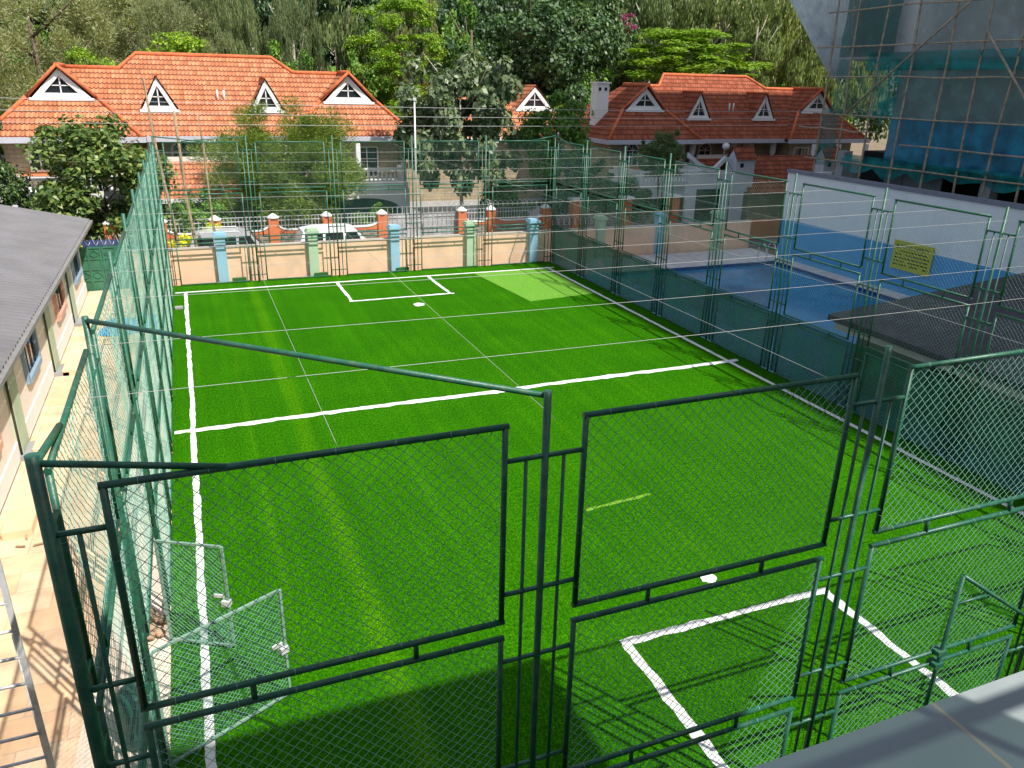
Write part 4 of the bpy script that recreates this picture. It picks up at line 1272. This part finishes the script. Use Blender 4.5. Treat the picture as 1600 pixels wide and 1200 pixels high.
# ------------------------------------------------------------------ cars in the lane
def car(loc, rz, L, W, H, paint, label, estate=True, rails=True):
    c = empty("parked_car", loc, rz); tag(c, label, "car", None)
    hl = L / 2; hw = W / 2
    st = [(-hl, .45, .62, .82), (-hl + .12, .32, .92, .93), (-hl + .9, .28, .98, .97), (-.6, .26, 1.0, 1.0), (.6, .26, .98, 1.0), (1.15, .27, .96, .99), (hl - .25, .34, .80, .92), (hl, .48, .62, .78)]
    vs = []; fs = []
    for x, zb, zt, wf in st:
        w = hw * wf
        vs += [(x, -w * .9, zb), (x, -w, zb + .12), (x, -w, zt - .14), (x, -w * .9, zt), (x, w * .9, zt), (x, w, zt - .14), (x, w, zb + .12), (x, w * .9, zb)]
    k = 8
    for i in range(len(st) - 1):
        for j in range(k):
            j2 = (j + 1) % k
            fs.append((i * k + j, i * k + j2, (i + 1) * k + j2, (i + 1) * k + j))
    fs.append(tuple(range(k))); fs.append(tuple((len(st) - 1) * k + j for j in range(k - 1, -1, -1)))
    body = MB().add(vs, fs, False).build("body", paint, c)
    # glasshouse
    xr = -hl + .15 if estate else -hl + .9
    gl = [(xr, .95, 1.0), (xr + .28, H - .1, .86), (xr + .9, H, .84), (.25, H, .84), (.6, H - .06, .85), (1.35, .95, .96)]
    vs = []; fs = []
    base = [(xr + .02, .94), (1.33, .94)]
    ring = [(x, z, f) for x, z, f in gl]
    for s in (-1, 1):
        for x, z, f in ring: vs.append((x, s * hw * f * (.93 if z > 1 else .97), z))
    n = len(ring)
    for i in range(n - 1): fs.append((i, i + 1, n + i + 1, n + i))
    fs.append(tuple(range(n))); fs.append(tuple(range(2 * n - 1, n - 1, -1))); fs.append((0, n, 2 * n - 1, n - 1))
    MB().add(vs, fs).build("roof", paint, body)
    # side glass
    for s in (-1, 1):
        g_ = MB()
        ww = hw * .845 * .93
        yb = s * (hw * .97 * .955 + .012); yt = s * (ww + .05)
        spans = [(xr + .32, -.72), (-.64, .22), (.30, .98)] if not estate else [(xr + .30, -.98), (-.90, -.02), (.06, .98)]
        for a, b_ in spans:
            ta = a + .06; tb = b_ if b_ < .9 else .60
            g_.add([(a, yb, 1.0), (b_, yb, 1.0), (tb, yt, H - .16), (ta, yt, H - .16)], [(0, 1, 2, 3)])
        g_.build("side_windows", GLASS, body)
    ws = MB(); ws.add([(1.30, -hw * .84, .99), (1.30, hw * .84, .99), (.68, hw * .72, H - .12), (.68, -hw * .72, H - .12)], [(0, 1, 2, 3)])
    for v in range(4): pass
    w_ = ws.build("windscreen", GLASS, body); w_.location = (.03, 0, .02)
    if rails:
        for s in (-1, 1): MB().tube([(xr + .5, s * hw * .72, H - .02), (xr + .6, s * hw * .72, H + .06), (.1, s * hw * .72, H + .06), (.2, s * hw * .72, H - .02)], .018, 6).build("roof_rail", ALU, body)
    for x in (-hl + .85, hl - .9):
        for s in (-1, 1):
            wh = MB(); vs = []
            wh.tube([(x, s * (hw - .2), .33), (x, s * (hw + .01), .33)], .33, 16); wo = wh.build("wheel", BLACK, c)
            MB().tube([(x, s * (hw + .005), .33), (x, s * (hw + .03), .33)], .19, 12).build("rim", ALU, wo)
    for s in (-1, 1):
        MB().box(hl - .06, hl + .02, s * hw * .62 - .16, s * hw * .62 + .16, .56, .72).build("headlight", mat("headlight glass", (.7, .7, .7), .15, .03), body)
        MB().box(-hl - .02, -hl + .06, s * hw * .66 - .12, s * hw * .66 + .12, .6, .86).build("tail_light", mat("red lamp", (.4, .01, .01), .3, .03), body)
        MB().box(.92, 1.06, s * (hw + .08) - .07, s * (hw + .08) + .07, .96, 1.08).build("wing_mirror", paint, body)
    return c
SILV = mat("silver car paint", (0.62, 0.63, 0.65), 0.25, 0.03, 1, 0, None, 0.4, 0.6)
WHP = mat("white car paint", (0.82, 0.82, 0.82), 0.25, 0.02, 1, 0, None, 0, 0.6)
NAVY = mat("navy car paint", (0.05, 0.08, 0.20), 0.25, 0.03, 1, 0, None, 0.3, 0.6)
car((1.75, 38.1, -.34), 0, 4.5, 1.8, 1.82, SILV, "silver estate car with roof rails parked behind the boundary wall")
car((6.6, 38.1, -.34), 0, 4.6, 1.85, 1.80, WHP, "white van like car parked right of the silver one", rails=False)
car((-3.3, 37.2, -.28), 0, 4.2, 1.75, 1.62, NAVY, "dark blue car just visible over the green double gate", rails=False)

# ------------------------------------------------------------------ trees and plants
def quad_mesh(name, P, m):
    """P: (n, k, 3) polygons of k corners"""
    n, k = P.shape[:2]
    me = bpy.data.meshes.new(name)
    me.vertices.add(n * k); me.vertices.foreach_set("co", P.reshape(-1).astype(np.float32))
    me.loops.add(n * k); me.loops.foreach_set("vertex_index", np.arange(n * k, dtype=np.int32))
    me.polygons.add(n)
    me.polygons.foreach_set("loop_start", np.arange(0, n * k, k, dtype=np.int32))
    me.polygons.foreach_set("loop_total", np.full(n, k, dtype=np.int32))
    me.materials.append(m); me.update(calc_edges=True)
    return me
def unit(v): return v / (np.linalg.norm(v, axis=-1, keepdims=True) + 1e-9)
def crown_mesh(name, m, mode, nclump=60, nleaf=9000, clump_r=0.26, ll=0.075, lw=0.035, seed=1, shell=0.55, zflat=1.0, holes=0.15, power=1.0):
    rg = np.random.default_rng(seed)
    d = unit(rg.normal(size=(nclump, 3)))
    rad = shell + (1 - shell) * rg.random((nclump, 1)) ** 0.6
    c = d * rad * (1 + 0.14 * rg.normal(size=(nclump, 1)))
    c[:, 2] *= 0.95
    if mode == 'layer':
        lv = np.clip(rg.integers(0, 6, nclump) / 5 * 1.75 - 0.8 + rg.normal(size=nclump) * .11, -1, 1)
        rr = np.sqrt(np.clip(1.05 - (lv * .85) ** 2, .06, 1)) * (0.2 + .85 * rg.random(nclump))
        c[:, 2] = lv - .16 * rr + .1
        an = rg.random(nclump) * 6.283
        c[:, 0] = rr * np.cos(an); c[:, 1] = rr * np.sin(an)
    cs = clump_r * (0.55 + 0.9 * rg.random((nclump, 1)))
    k = rg.integers(0, nclump, nleaf)
    g_ = unit(rg.normal(size=(nleaf, 3))) * (rg.random((nleaf, 1)) ** 0.45)
    sc = cs[k] * np.array([1, 1, {'layer': .42, 'needle': 1.25, 'droop': 1.5}.get(mode, .8)])
    p = c[k] + g_ * sc
    out = unit(g_ * np.array([1, 1, 1.0]) + d[k] * .35 + 1e-6)
    if mode in ('leaf', 'layer', 'euc'):
        up = {'leaf': .7, 'layer': 1.6, 'euc': .1}[mode]
        nrm = unit(out * .7 + np.array([0, 0, up]) + rg.normal(size=(nleaf, 3)) * .55)
        t = unit(np.cross(nrm, rg.normal(size=(nleaf, 3))))
        if mode == 'leaf': t = unit(t + np.array([0, 0, -.25]))
        if mode == 'euc': t = unit(t * .5 + np.array([0, 0, -1.0]))
    elif mode == 'droop':
        t = unit(out * .35 + np.array([0, 0, -1.0]) + rg.normal(size=(nleaf, 3)) * .18)
        nrm = unit(np.cross(t, rg.normal(size=(nleaf, 3))))
    else:
        t = unit(out * .9 + np.array([.15, 0, .45]) + rg.normal(size=(nleaf, 3)) * .5)
        nrm = unit(np.cross(t, rg.normal(size=(nleaf, 3))))
    s = unit(np.cross(nrm, t))
    L = ll * (0.6 + 0.8 * rg.random((nleaf, 1))); W = lw * (0.7 + 0.6 * rg.random((nleaf, 1)))
    a = p - t * L / 2; b_ = p + t * L / 2
    if mode in ('needle', 'droop'):
        bend = nrm * L * .12
        P = np.stack([a - s * W * .5, a + s * W * .5, b_ + bend], 1)
    else:
        mid = p + nrm * L * .06 - t * L * .08
        P = np.stack([a, mid + s * W, b_, mid - s * W], 1)
    return quad_mesh(name, P, m)
LM = {
    'olive': mat_leaf("grey olive needles", (0.12, 0.135, 0.06), (0.22, 0.24, 0.11), (0.34, 0.34, 0.19), .3),
    'droop': mat_leaf("casuarina needles", (0.07, 0.10, 0.035), (0.15, 0.19, 0.07), (0.28, 0.29, 0.13), .3),
    'dark': mat_leaf("dark glossy leaves", (0.02, 0.05, 0.018), (0.05, 0.10, 0.035), (0.12, 0.19, 0.07), .22, .45),
    'broad': mat_leaf("mid green leaves", (0.04, 0.10, 0.015), (0.09, 0.19, 0.03), (0.19, 0.30, 0.06), .3),
    'lime': mat_leaf("lime green leaves", (0.08, 0.17, 0.012), (0.17, 0.28, 0.018), (0.29, 0.38, 0.03), .3),
    'euc': mat_leaf("gum tree leaves", (0.06, 0.09, 0.03), (0.14, 0.19, 0.06), (0.28, 0.31, 0.13), .3),
    'big': mat_leaf("large grey green leaves", (0.035, 0.06, 0.03), (0.09, 0.13, 0.06), (0.24, 0.28, 0.17), .2, .4),
    'feather': mat_leaf("fine olive green twigs", (0.06, 0.10, 0.015), (0.14, 0.20, 0.03), (0.26, 0.31, 0.06), .3),
    'yellow': mat_leaf("yellow green hedge leaves", (0.25, 0.32, 0.01), (0.45, 0.50, 0.02), (0.6, 0.6, 0.05), .3),
    'mag': mat_leaf("magenta flowers", (0.16, 0.01, 0.08), (0.28, 0.03, 0.15), None, .3),
}
CR = {
    'olive': [crown_mesh("crown", LM['olive'], 'needle', 170, 60000, .15, .045, .012, s, .45) for s in (1, 2)],
    'droop': [crown_mesh("crown", LM['droop'], 'droop', 110, 36000, .15, .065, .014, s, .45) for s in (3, 4)],
    'dark': [crown_mesh("crown", LM['dark'], 'leaf', 95, 19000, .21, .062, .024, s, .5) for s in (5, 6)],
    'broad': [crown_mesh("crown", LM['broad'], 'leaf', 60, 9000, .25, .09, .036, s, .5) for s in (7,)],
    'lime': [crown_mesh("crown", LM['lime'], 'leaf', 40, 8000, .28, .08, .034, s, .5) for s in (8,)],
    'layer': [crown_mesh("crown", LM['lime'], 'layer', 120, 26000, .21, .05, .020, s) for s in (9, 19)],
    'euc': [crown_mesh("crown", LM['euc'], 'euc', 46, 12000, .21, .085, .020, s, .35) for s in (10, 12)],
    'big': [crown_mesh("crown", LM['big'], 'leaf', 85, 13000, .2, .10, .036, s, .35) for s in (13,)],
    'glossy': [crown_mesh("crown", mat_leaf("glossy mango leaves", (0.02, 0.05, 0.012), (0.07, 0.12, 0.03), (0.20, 0.25, 0.08), .2, .38), 'leaf', 90, 14000, .23, .10, .030, s, .5) for s in (14,)],
    'feather': [crown_mesh("crown", LM['feather'], 'needle', 150, 80000, .2, .055, .014, s, .5) for s in (15,)],
    'yellow': [crown_mesh("crown", LM['yellow'], 'leaf', 30, 3500, .3, .12, .05, s, .5) for s in (16,)],
    'mag': [crown_mesh("crown", LM['mag'], 'leaf', 20, 1600, .3, .14, .06, s, .4) for s in (17,)],
}
CNT = {}
def tree(kind, x, y, z0, zt, r, label, name="tree", cat="tree", bark=BARK, base=None, group=None, trunk_r=None, lean=0.0):
    """z0 ground, base = bottom of the crown, zt = top"""
    root = empty(name, (x, y, z0)); tag(root, label, cat, group)
    base = z0 + (zt - z0) * .22 if base is None else base
    rz = (zt - base) / 2; zc = (zt + base) / 2
    i = CNT.get(kind, 0); CNT[kind] = i + 1
    cr = link("crown", CR[kind][i % len(CR[kind])], root)
    cr.location = (lean, 0, zc - z0); cr.scale = (r, r, rz); cr.rotation_euler = (0, 0, (i * 2.4 + x) % 6.28)
    tr = trunk_r or max(.07, (zt - z0) * .016)
    mb = MB()
    rr = random.Random(int(x * 10 + y))
    top = zc - z0 + rz * .55
    pts = [(lean * q + .12 * math.sin(q * 5 + x) * (zt - z0) * .05, .1 * math.cos(q * 4 + x), -.2 + (top + .2) * q) for q in (0, .25, .5, .75, 1)]
    mb.tube(pts, tr, 8, tr * .35)
    for q in range(7):
        a = rr.random() * 6.28; h = zc - z0 + rz * (-.75 + .2 * q)
        k = min(.98, max(.2, h / top)); sx = lean * k
        e = (lean + math.cos(a) * r * .7, math.sin(a) * r * .7, min(h + rz * .45, zc - z0 + rz * .8))
        mb.tube([(sx, 0, h - rz * .15), ((sx + e[0]) / 2, e[1] / 2, h + rz * .08), e], tr * .42, 6, tr * .1)
    mb.build("trunk", bark, root)
    return root
G0 = -.6
# trees close to the fence
tree('glossy', -3.7, 41.9, -.4, 5.95, 3.05, "dense dark glossy leaved tree in front of the left villa beside the long roof", "mango_tree", base=.4)
tree('glossy', -7.9, 41.0, -.4, 4.2, 1.5, "small dark leafy tree cut by the left edge above the metal roof", "shrub_tree", base=.2)
tree('big', -9.9, 46.0, -.4, 8.6, 1.7, "large leaved grey green tree at the left edge beside the orange roof", "frangipani_tree", bark=PALEBARK, base=3)
tree('feather', 5.0, 44.0, -.4, 6.5, 3.7, "rounded feathery olive green tree in front of the left villa", "bottlebrush_tree", base=.6)
tree('big', 14.1, 42.2, -.4, 10.3, 3.05, "tall open tree with large grey green leaves rising above the middle of the fence", "magnolia_tree", bark=PALEBARK, base=1.6, trunk_r=.13)
tree('broad', 19.2, 40.8, -.4, 7.8, 1.9, "bushy mid green tree just right of the far fence corner", "bushy_tree", base=3.2)
tree('dark', 27.8, 43.5, -.4, 5.6, 1.35, "small dark conical tree in front of the right villa", "conical_tree", base=2.6)
tree('broad', 0.2, 42.2, -.4, 2.9, 1.6, "leafy shrub behind the leaning timber poles", "shrub", "shrub", base=0)
tree('broad', 9.2, 42.6, -.4, 1.9, 1.1, "low shrub beside the villa garage", "shrub", "shrub", base=-.2)
tree('broad', 17.2, 42.8, -.4, 3.6, 1.5, "bright leafy shrub behind the right end of the stone wall", "shrub", "shrub", base=0)
tree('dark', 21.6, 44.0, -.4, 4.8, 1.9, "dark shrub tree between the fence corner and the right villa", "shrub", "shrub", base=.4)
tree('dark', 25.0, 43.4, -.4, 2.9, 1.9, "low dark shrub in the right villa's shaded yard", "shrub", "shrub", base=-.2)
tree('dark', 37.2, 40.4, -.4, 2.2, 2.0, "shaded shrub in front of the red annex", "shrub", "shrub", base=-.3)
tree('yellow', -.3, 38.6, -.35, 1.35, .95, "bright yellow green bush left of the silver car", "hedge_bush", "bush", base=-.2)
tree('yellow', .85, 39.4, -.35, 1.75, .6, "small yellow green bush above the roof of the silver car", "hedge_bush", "bush", base=.2)
tree('yellow', -4.75, 35.3, -.3, 2.2, .5, "yellow green bush behind the end of the grey metal roof", "hedge_bush", "bush", base=.9)
# palm
pm_ = empty("palm_tree", (13.9, 54.5, -.5)); tag(pm_, "young palm with arching pale fronds right of the left villa's roof", "palm")
MB().tube([(0, 0, 0), (0, 0, 6.2)], .14, 8, .1).build("trunk", BARK, pm_)
for q in range(13):
    a = q * 2.4; up = .55 + .45 * ((q * 7) % 5) / 5
    fr = []
    stem = [(math.cos(a) * 2.2 * u, math.sin(a) * 2.2 * u, 6.1 + up * 3.2 * u - 2.3 * u * u) for u in np.linspace(0, 1, 9)]
    for i in range(1, 9):
        p = np.array(stem[i]); tdir = np.array([math.cos(a), math.sin(a), 0]); sd = np.array([-math.sin(a), math.cos(a), 0])
        for s in (-1, 1):
            for w_ in (0, .12):
                b0 = p - tdir * w_; tip = b0 + sd * s * .55 + tdir * .28 + np.array([0, 0, -.30])
                fr.append([b0 - tdir * .025, b0 + tdir * .025, tip])
    fo = link("frond", quad_mesh("frond", np.array(fr), LM['broad']), pm_)
# woodland behind the villas
def wood(lst):
    for kind, x, y, zt, r, label, extra in lst:
        kw = dict(extra)
        tree(kind, x, y, G0, zt, r, label, **kw)
CAS = "casuarina_tree"; 
wood([
 ('olive', -8.2, 62, 14.2, 6.4, "big feathery grey olive tree filling the top left corner", dict(name="feathery_tree", base=2.5)),
 ('olive', -2.6, 66.5, 15.4, 6.2, "big feathery grey olive tree behind the left villa's main roof", dict(name="feathery_tree", base=2.5)),
 ('olive', 0.2, 61.5, 13.6, 3.6, "smaller feathery grey olive tree above the left villa's ridge", dict(name="feathery_tree", base=4)),
 ('lime', 0.3, 58.6, 10.7, 2.4, "bright lime green bush tree poking above the left villa's ridge", dict(name="lime_tree", base=6)),
 ('lime', -4.4, 57.2, 9.6, 1.6, "small bright green tree at the step in the left villa's ridge", dict(name="lime_tree", base=6)),
 ('dark', 2.4, 69, 15.2, 3.0, "dark tree in the gap between grey olive and drooping trees", dict(name="dark_tree")),
 ('droop', 3.9, 63, 15.2, 2.7, "drooping casuarina nearest to the grey olive trees", dict(name=CAS)),
 ('dark', 7.5, 70, 17.0, 3.1, "tall dark tree standing behind the casuarinas above the left villa", dict(name="dark_tree")),
 ('droop', 8.2, 62.5, 14.1, 2.4, "pale drooping casuarina above the right dormer of the left villa", dict(name=CAS, bark=PALEBARK)),
 ('euc', 11.4, 63, 14.6, 2.8, "grey green gum tree left of the layered bright green tree", dict(name="gum_tree", base=2)),
 ('broad', 5.9, 59, 10.4, 2.1, "mid green rounded tree touching the left villa's ridge end", dict(name="round_tree", base=3)),
 ('broad', 12.6, 59.5, 10.0, 2.2, "mid green tree behind the right gable of the left villa", dict(name="round_tree", base=3)),
 ('broad', 8.6, 58.6, 9.9, 1.7, "small mid green tree behind the left villa's lower ridge", dict(name="round_tree", base=3)),
 ('layer', 15.5, 60.5, 13.2, 3.5, "bright green tree with flat layered branches in the centre", dict(name="layered_tree", base=5.5)),
 ('broad', 16.2, 62.5, 8.2, 2.6, "green understorey tree below the layered tree", dict(name="round_tree", base=1.5)),
 ('droop', 18.9, 68, 16.6, 2.9, "drooping casuarina right behind the layered bright green tree", dict(name=CAS)),
 ('dark', 21.9, 68, 16.5, 3.9, "dark broad tree behind the large leaved tree", dict(name="dark_tree")),
 ('broad', 22.6, 65, 14.6, 2.7, "mid green tree above the middle villa", dict(name="round_tree", base=3)),
 ('dark', 28.4, 72, 18.6, 4.3, "tall dark tree standing behind the biggest dark one", dict(name="dark_tree")),
 ('dark', 27.9, 65, 16.2, 5.6, "biggest dense dark tree above the middle villa", dict(name="dark_tree", base=4)),
 ('broad', 30.4, 61.5, 9.0, 3.0, "green understorey tree left of the white chimney", dict(name="round_tree", base=1)),
 ('dark', 34.2, 67, 16.5, 4.1, "dark tree between the biggest dark tree and the gum trees", dict(name="dark_tree")),
 ('euc', 41.2, 76, 20, 4.2, "gum tree behind the magenta flowers", dict(name="gum_tree", bark=PALEBARK, base=5)),
 ('euc', 43.0, 71, 18.8, 3.5, "gum tree rising over the left of the lime green flat tree", dict(name="gum_tree", bark=PALEBARK, base=6)),
 ('euc', 48.7, 77, 20.2, 4.6, "gum tree rising behind the middle of the lime green flat tree", dict(name="gum_tree", bark=PALEBARK, base=5)),
 ('euc', 49.0, 70, 18.4, 3.8, "gum tree rising over the right of the lime green flat tree", dict(name="gum_tree", bark=PALEBARK, base=6)),
 ('euc', 55.5, 76, 20, 4.4, "gum tree in the row between the lime tree and the steel sheet", dict(name="gum_tree", bark=PALEBARK, base=4)),
 ('euc', 50.8, 65, 17.4, 2.7, "gum tree with a clean white trunk behind the right villa's ridge", dict(name="gum_tree", bark=PALEBARK, base=8.5, trunk_r=.2)),
 ('euc', 60.0, 73, 20, 4.8, "gum tree left of the pale blue steel sheet", dict(name="gum_tree", bark=PALEBARK, base=4)),
 ('euc', 60.8, 66, 17.5, 4.0, "gum tree just behind the lower tip of the steel sheet", dict(name="gum_tree", bark=PALEBARK, base=3)),
 ('euc', 66.5, 70, 18, 4.6, "gum tree partly hidden behind the steel sheet", dict(name="gum_tree", bark=PALEBARK, base=3)),
 ('layer', 40.6, 61.5, 12.3, 6.0, "spreading lime green flat topped tree behind the right villa", dict(name="flat_topped_tree", base=6.4)),
 ('mag', 36.9, 65, 14.0, .8, "magenta flowering creeper high in the trees", dict(name="flowering_creeper", cat="flowers", base=12.3)),
])
k_ = 0
for x, y, r, zt in ((-24, 84, 8, 23), (-14, 90, 8.5, 24), (-5, 86, 8, 24), (5, 90, 8.5, 25), (14, 86, 8, 24), (23, 90, 8.5, 25), (32, 88, 8, 24), (42, 90, 8.5, 25), (52, 92, 8.5, 25), (62, 90, 8.5, 25), (72, 88, 8.5, 25), (82, 86, 8.5, 24)):
    tree('dark', x, y, G0, zt, r, "tall dark tree in the back row of the wood, mostly hidden by nearer trees", name="back_row_tree", group="dark trees of the wood's back row", base=0)
for x, y, r, zt in ((-18, 72, 6, 13), (-9, 75, 6, 12), (16, 76, 6, 12), (25, 78, 6, 12), (36, 76, 6, 11), (46, 82, 7, 12), (57, 82, 7, 12), (68, 80, 7, 12), (6, 78, 6, 12)):
    tree('broad', x, y, G0, zt, r, "green understorey tree glimpsed between the trunks of the wood", name="understorey_tree", group="understorey trees of the wood", base=-.5)

# ------------------------------------------------------------------ poles, ladder, loose things
lp_ = empty("lamp_pole", (9.95, 36.4, -.2)); tag(lp_, "slim white lamp pole standing in front of the far villas", "pole")
MB().tube([(0, 0, 0), (0, 0, 7.45)], .045, 10, .035).build("pole", WHITE, lp_); MB().box(-.07, .07, -.07, .07, 7.45, 7.58).build("pole_cap", ALU, lp_)
tags_ = ["tallest leaning timber pole, darkest, at the far left fence corner", "pale leaning timber pole in the middle of the three behind the far fence", "leaning timber pole furthest right of the three behind the far fence"]
for i, (a, b_, r) in enumerate((((-1.2, 36.5, 7.95), (-.60, 36.3, -.3), .07), ((-.23, 36.5, 6.7), (.06, 36.3, -.3), .075), ((.69, 36.5, 6.6), (.93, 36.3, -.3), .065))):
    pts = [Vector(b_).lerp(Vector(a), q) + Vector((.04 * math.sin(q * 7 + i), 0, 0)) for q in np.linspace(0, 1, 7)]
    tag(MB().tube(pts, r, 8, r * .7).build("timber_pole", WOOD), tags_[i], "pole", "leaning timber poles behind the far fence")
# service wires over the lane
for i, (za, zb, y) in enumerate(((7.0, 6.9, 38.5), (6.5, 6.6, 38.3), (7.5, 7.2, 39.0))):
    pts = [(-30 + 90 * q, y, za + (zb - za) * q - .5 * math.sin(math.pi * q)) for q in np.linspace(0, 1, 16)]
    tag(MB().tube(pts, .010, 4).build("service_wire", WIRE), ("middle", "lowest", "highest")[i] + " of the three service wires crossing in front of the villa roofs", "wire", "service wires along the lane")

# ladder at the left edge
ld = empty("aluminium_ladder", (-2.12, 6.9, 0)); tag(ld, "scuffed aluminium ladder standing at the bottom left edge", "ladder")
top, bot = Vector((-.02, .02, 4.75)), Vector((.05, -.1, 0))
for dx in (0.23, -0.23):
    MB().sqbar(bot + Vector((dx, 0, 0)), top + Vector((dx, 0, 0)), .05, .025).build("rail", ALU, ld)
z = .25
while z < 4.7:
    p = bot.lerp(top, z / 4.75)
    MB().tube([p + Vector((-.22, 0, 0)), p + Vector((.22, 0, 0))], .016, 8).build("rung", ALU, ld)
    z += .29
wp = MB().tube([(-2.0, 7.3, 0), (-2.02, 7.25, 3.2)], .014, 8).build("white_rod", WHITE); tag(wp, "thin white rod standing upright beside the aluminium ladder", "rod")
# drum, coil, tarp
dr = empty("plastic_drum", (-1.36, 8.95, 0)); tag(dr, "dark green plastic drum behind the left fence near the open gate", "drum")
DG = mat("dark green plastic", (0.012, 0.075, 0.05), 0.4, 0.1)
MB().lathe([(.22, 0), (.25, .05), (.26, .3), (.245, .33), (.26, .36), (.26, .62), (.24, .78), (.16, .84)], (0, 0, 0), 20).build("barrel", DG, dr)
MB().lathe([(.12, .84), (.12, .88), (.02, .885)], (0, 0, 0), 14).build("lid", DG, dr)
hs = empty("hose_coil", (-1.3, 11.3, 0)); tag(hs, "heap of brown stones and offcuts at the foot of the left fence", "rubble heap")
STN = mat("brown rubble", (0.36, 0.25, 0.16), 0.9, 0.35, 8, 0.4, 30)
for i in range(16):
    b = MB(); s = .05 + .07 * random.random()
    b.lathe([(s * .3, 0), (s, s * .3), (s * .9, s * .8), (s * .3, s * 1.1)], (random.uniform(-.16, .16), random.uniform(-.35, .35), random.random() * .10), 6)
    b.build("stone", STN, hs)
hs.name = "rubble_heap"
tp_ = []; n = 16
for j in range(n + 1):
    for i in range(n + 1):
        u, v = i / n - .5, j / n - .5
        h = max(0, .34 * (1 - 4 * max(abs(u), abs(v)) ** 2)) * (.6 + .4 * math.sin(9 * u + 3 * v) * math.cos(8 * v))
        tp_.append((-2.3 + u * 1.9 + .08 * math.sin(6 * v), 28.6 + v * 1.9 + .1 * math.sin(7 * u), .02 + abs(h)))
mb = MB(); mb.add(tp_, [(j * (n + 1) + i, j * (n + 1) + i + 1, (j + 1) * (n + 1) + i + 1, (j + 1) * (n + 1) + i) for j in range(n) for i in range(n)], True)
tag(mb.build("blue_tarpaulin", mat("bright blue tarpaulin", (0.03, 0.26, 0.62), 0.5, 0.15, 3)), "crumpled bright blue tarpaulin on the paving behind the left fence", "tarpaulin")
# wood offcuts on the paving
for i in range(3):
    a = random.random() * 3
    x, y = random.uniform(-3.8, -3.2), random.uniform(13.5, 15.0)
    b = MB().sqbar((x, y, .03 + i * .004), (x + .16 * math.cos(a), y + .16 * math.sin(a), .035 + i * .004), .03, .02)
    tag(b.build("wood_offcut", WOOD), "small wood offcut in the scatter by the cream wall near the bottom left", "offcut", "wood offcuts on the paving")
# grass sprig trays at pillar feet, little block at turf edge
for x, lb_ in ((1.55, "blue"), (4.95, "green"), (8.6, "blue")):
    b = MB().box(x - .28, x + .28, 34.0, 34.18, 0.0, .17)
    tag(b.build("turf_scrap", mat("dark turf scrap", (0.02, 0.10, 0.01), 0.95, 0.5, 20, 0.5, 40)), {1.55: "folded turf scrap at the foot of the leftmost blue pillar", 4.95: "folded turf scrap at the foot of the left green pillar", 8.6: "folded turf scrap at the foot of the middle blue pillar"}[x], "turf scrap")
tag(MB().box(-.98, -.7, 30.3, 30.5, .003, .1).build("concrete_block", CONC, bevel=.01), "small grey concrete block at the far left edge of the turf", "block")

# ------------------------------------------------------------------ the photographer's building: ledge, plus added unseen shade casters: glass screen, canopy
lg = empty("apartment_building", (0, 0, 0)); tag(lg, "photographer's own building with a grey tiled ledge at the bottom right corner", "building")
LT = mat_brick("grey blue floor tiles", (0.30, 0.35, 0.35), (0.32, 0.37, 0.37), (0.55, 0.45, 0.32), 0.72, 2.2, 0.006, 'XY', 0.45, 0.1, 0.0)
slab = MB().box(0.55, 9.5, -4.3, 0.92, 6.55, 6.8)
so = slab.build("terrace_slab", LT, lg)
MB().box(-14, 0.549, -4.3, -.6, 6.55, 6.79).build("terrace_slab", LT, lg)
OWN = mat("brown grey building render", (0.16, 0.155, 0.15), 0.85, 0.08)  # unseen walls, kept dark to cut fill light on the near fence
MB().box(.6, 22, -4.3, .55, -.2, 6.54).build("lower_wall", OWN, lg)
MB().box(-14, .59, -4.3, -.75, -.2, 6.54).build("lower_wall", OWN, lg)
MB().box(-14, -1.2, -4.34, -1.0, 6.81, 9.6).build("sky_block_wall", OWN, lg)  # unseen wall added to block sky light behind the near fence
MB().box(-14, 22, -12, -4.35, -.2, 14.2).build("wall", OWN, lg)
MB().box(-14, 9.5, -3.75, -.52, 14.85, 15.0).build("added_canopy", OWN, lg)  # unseen slab on beams, added to throw the shadow over the near pitch
for x in (-13.5, -6, 1.5, 9.2): MB().box(x - .15, x + .15, -4.34, -3.76, 14.86, 14.99).build("added_canopy_beam", OWN, lg); MB().box(x - .12, x + .12, -4.34, -4.1, 14.2, 14.86).build("added_beam_stub", OWN, lg)
# unseen tinted screen and frame, added to cast the shade on the ledge
gsn = empty("added_glass_screen", (0, -.3, 6.8)); tag(gsn, "tinted glass screen added out of view to shade the ledge", "screen")
mt, nt, b_ = nt_new("tinted glass")
tpn = N(nt, "ShaderNodeBsdfTransparent"); tpn.inputs[0].default_value = (0.36, 0.42, 0.40, 1)
gln = N(nt, "ShaderNodeBsdfGlossy"); gln.inputs["Roughness"].default_value = .02
mxn = N(nt, "ShaderNodeMixShader"); mxn.inputs[0].default_value = .06
nt.links.new(tpn.outputs[0], mxn.inputs[1]); nt.links.new(gln.outputs[0], mxn.inputs[2]); nt.links.new(mxn.outputs[0], nt.nodes["Material Output"].inputs[0])
MB().box(.7, 2.24, -.004, .004, 0.0, 2.3).build("added_glass_pane", mt, gsn)
MB().box(.7, 2.5, -.016, .016, 1.90, 1.93).build("rail", GREEN, gsn)
MB().tube([(2.12, 0, 0), (2.12, 0, 2.3)], .016, 8).build("post", GREEN, gsn)
for o in list(bpy.data.objects):
    if o.type == 'MESH' and o.parent is None and "kind" not in o and "label" not in o:
        print("UNTAGGED", o.name)
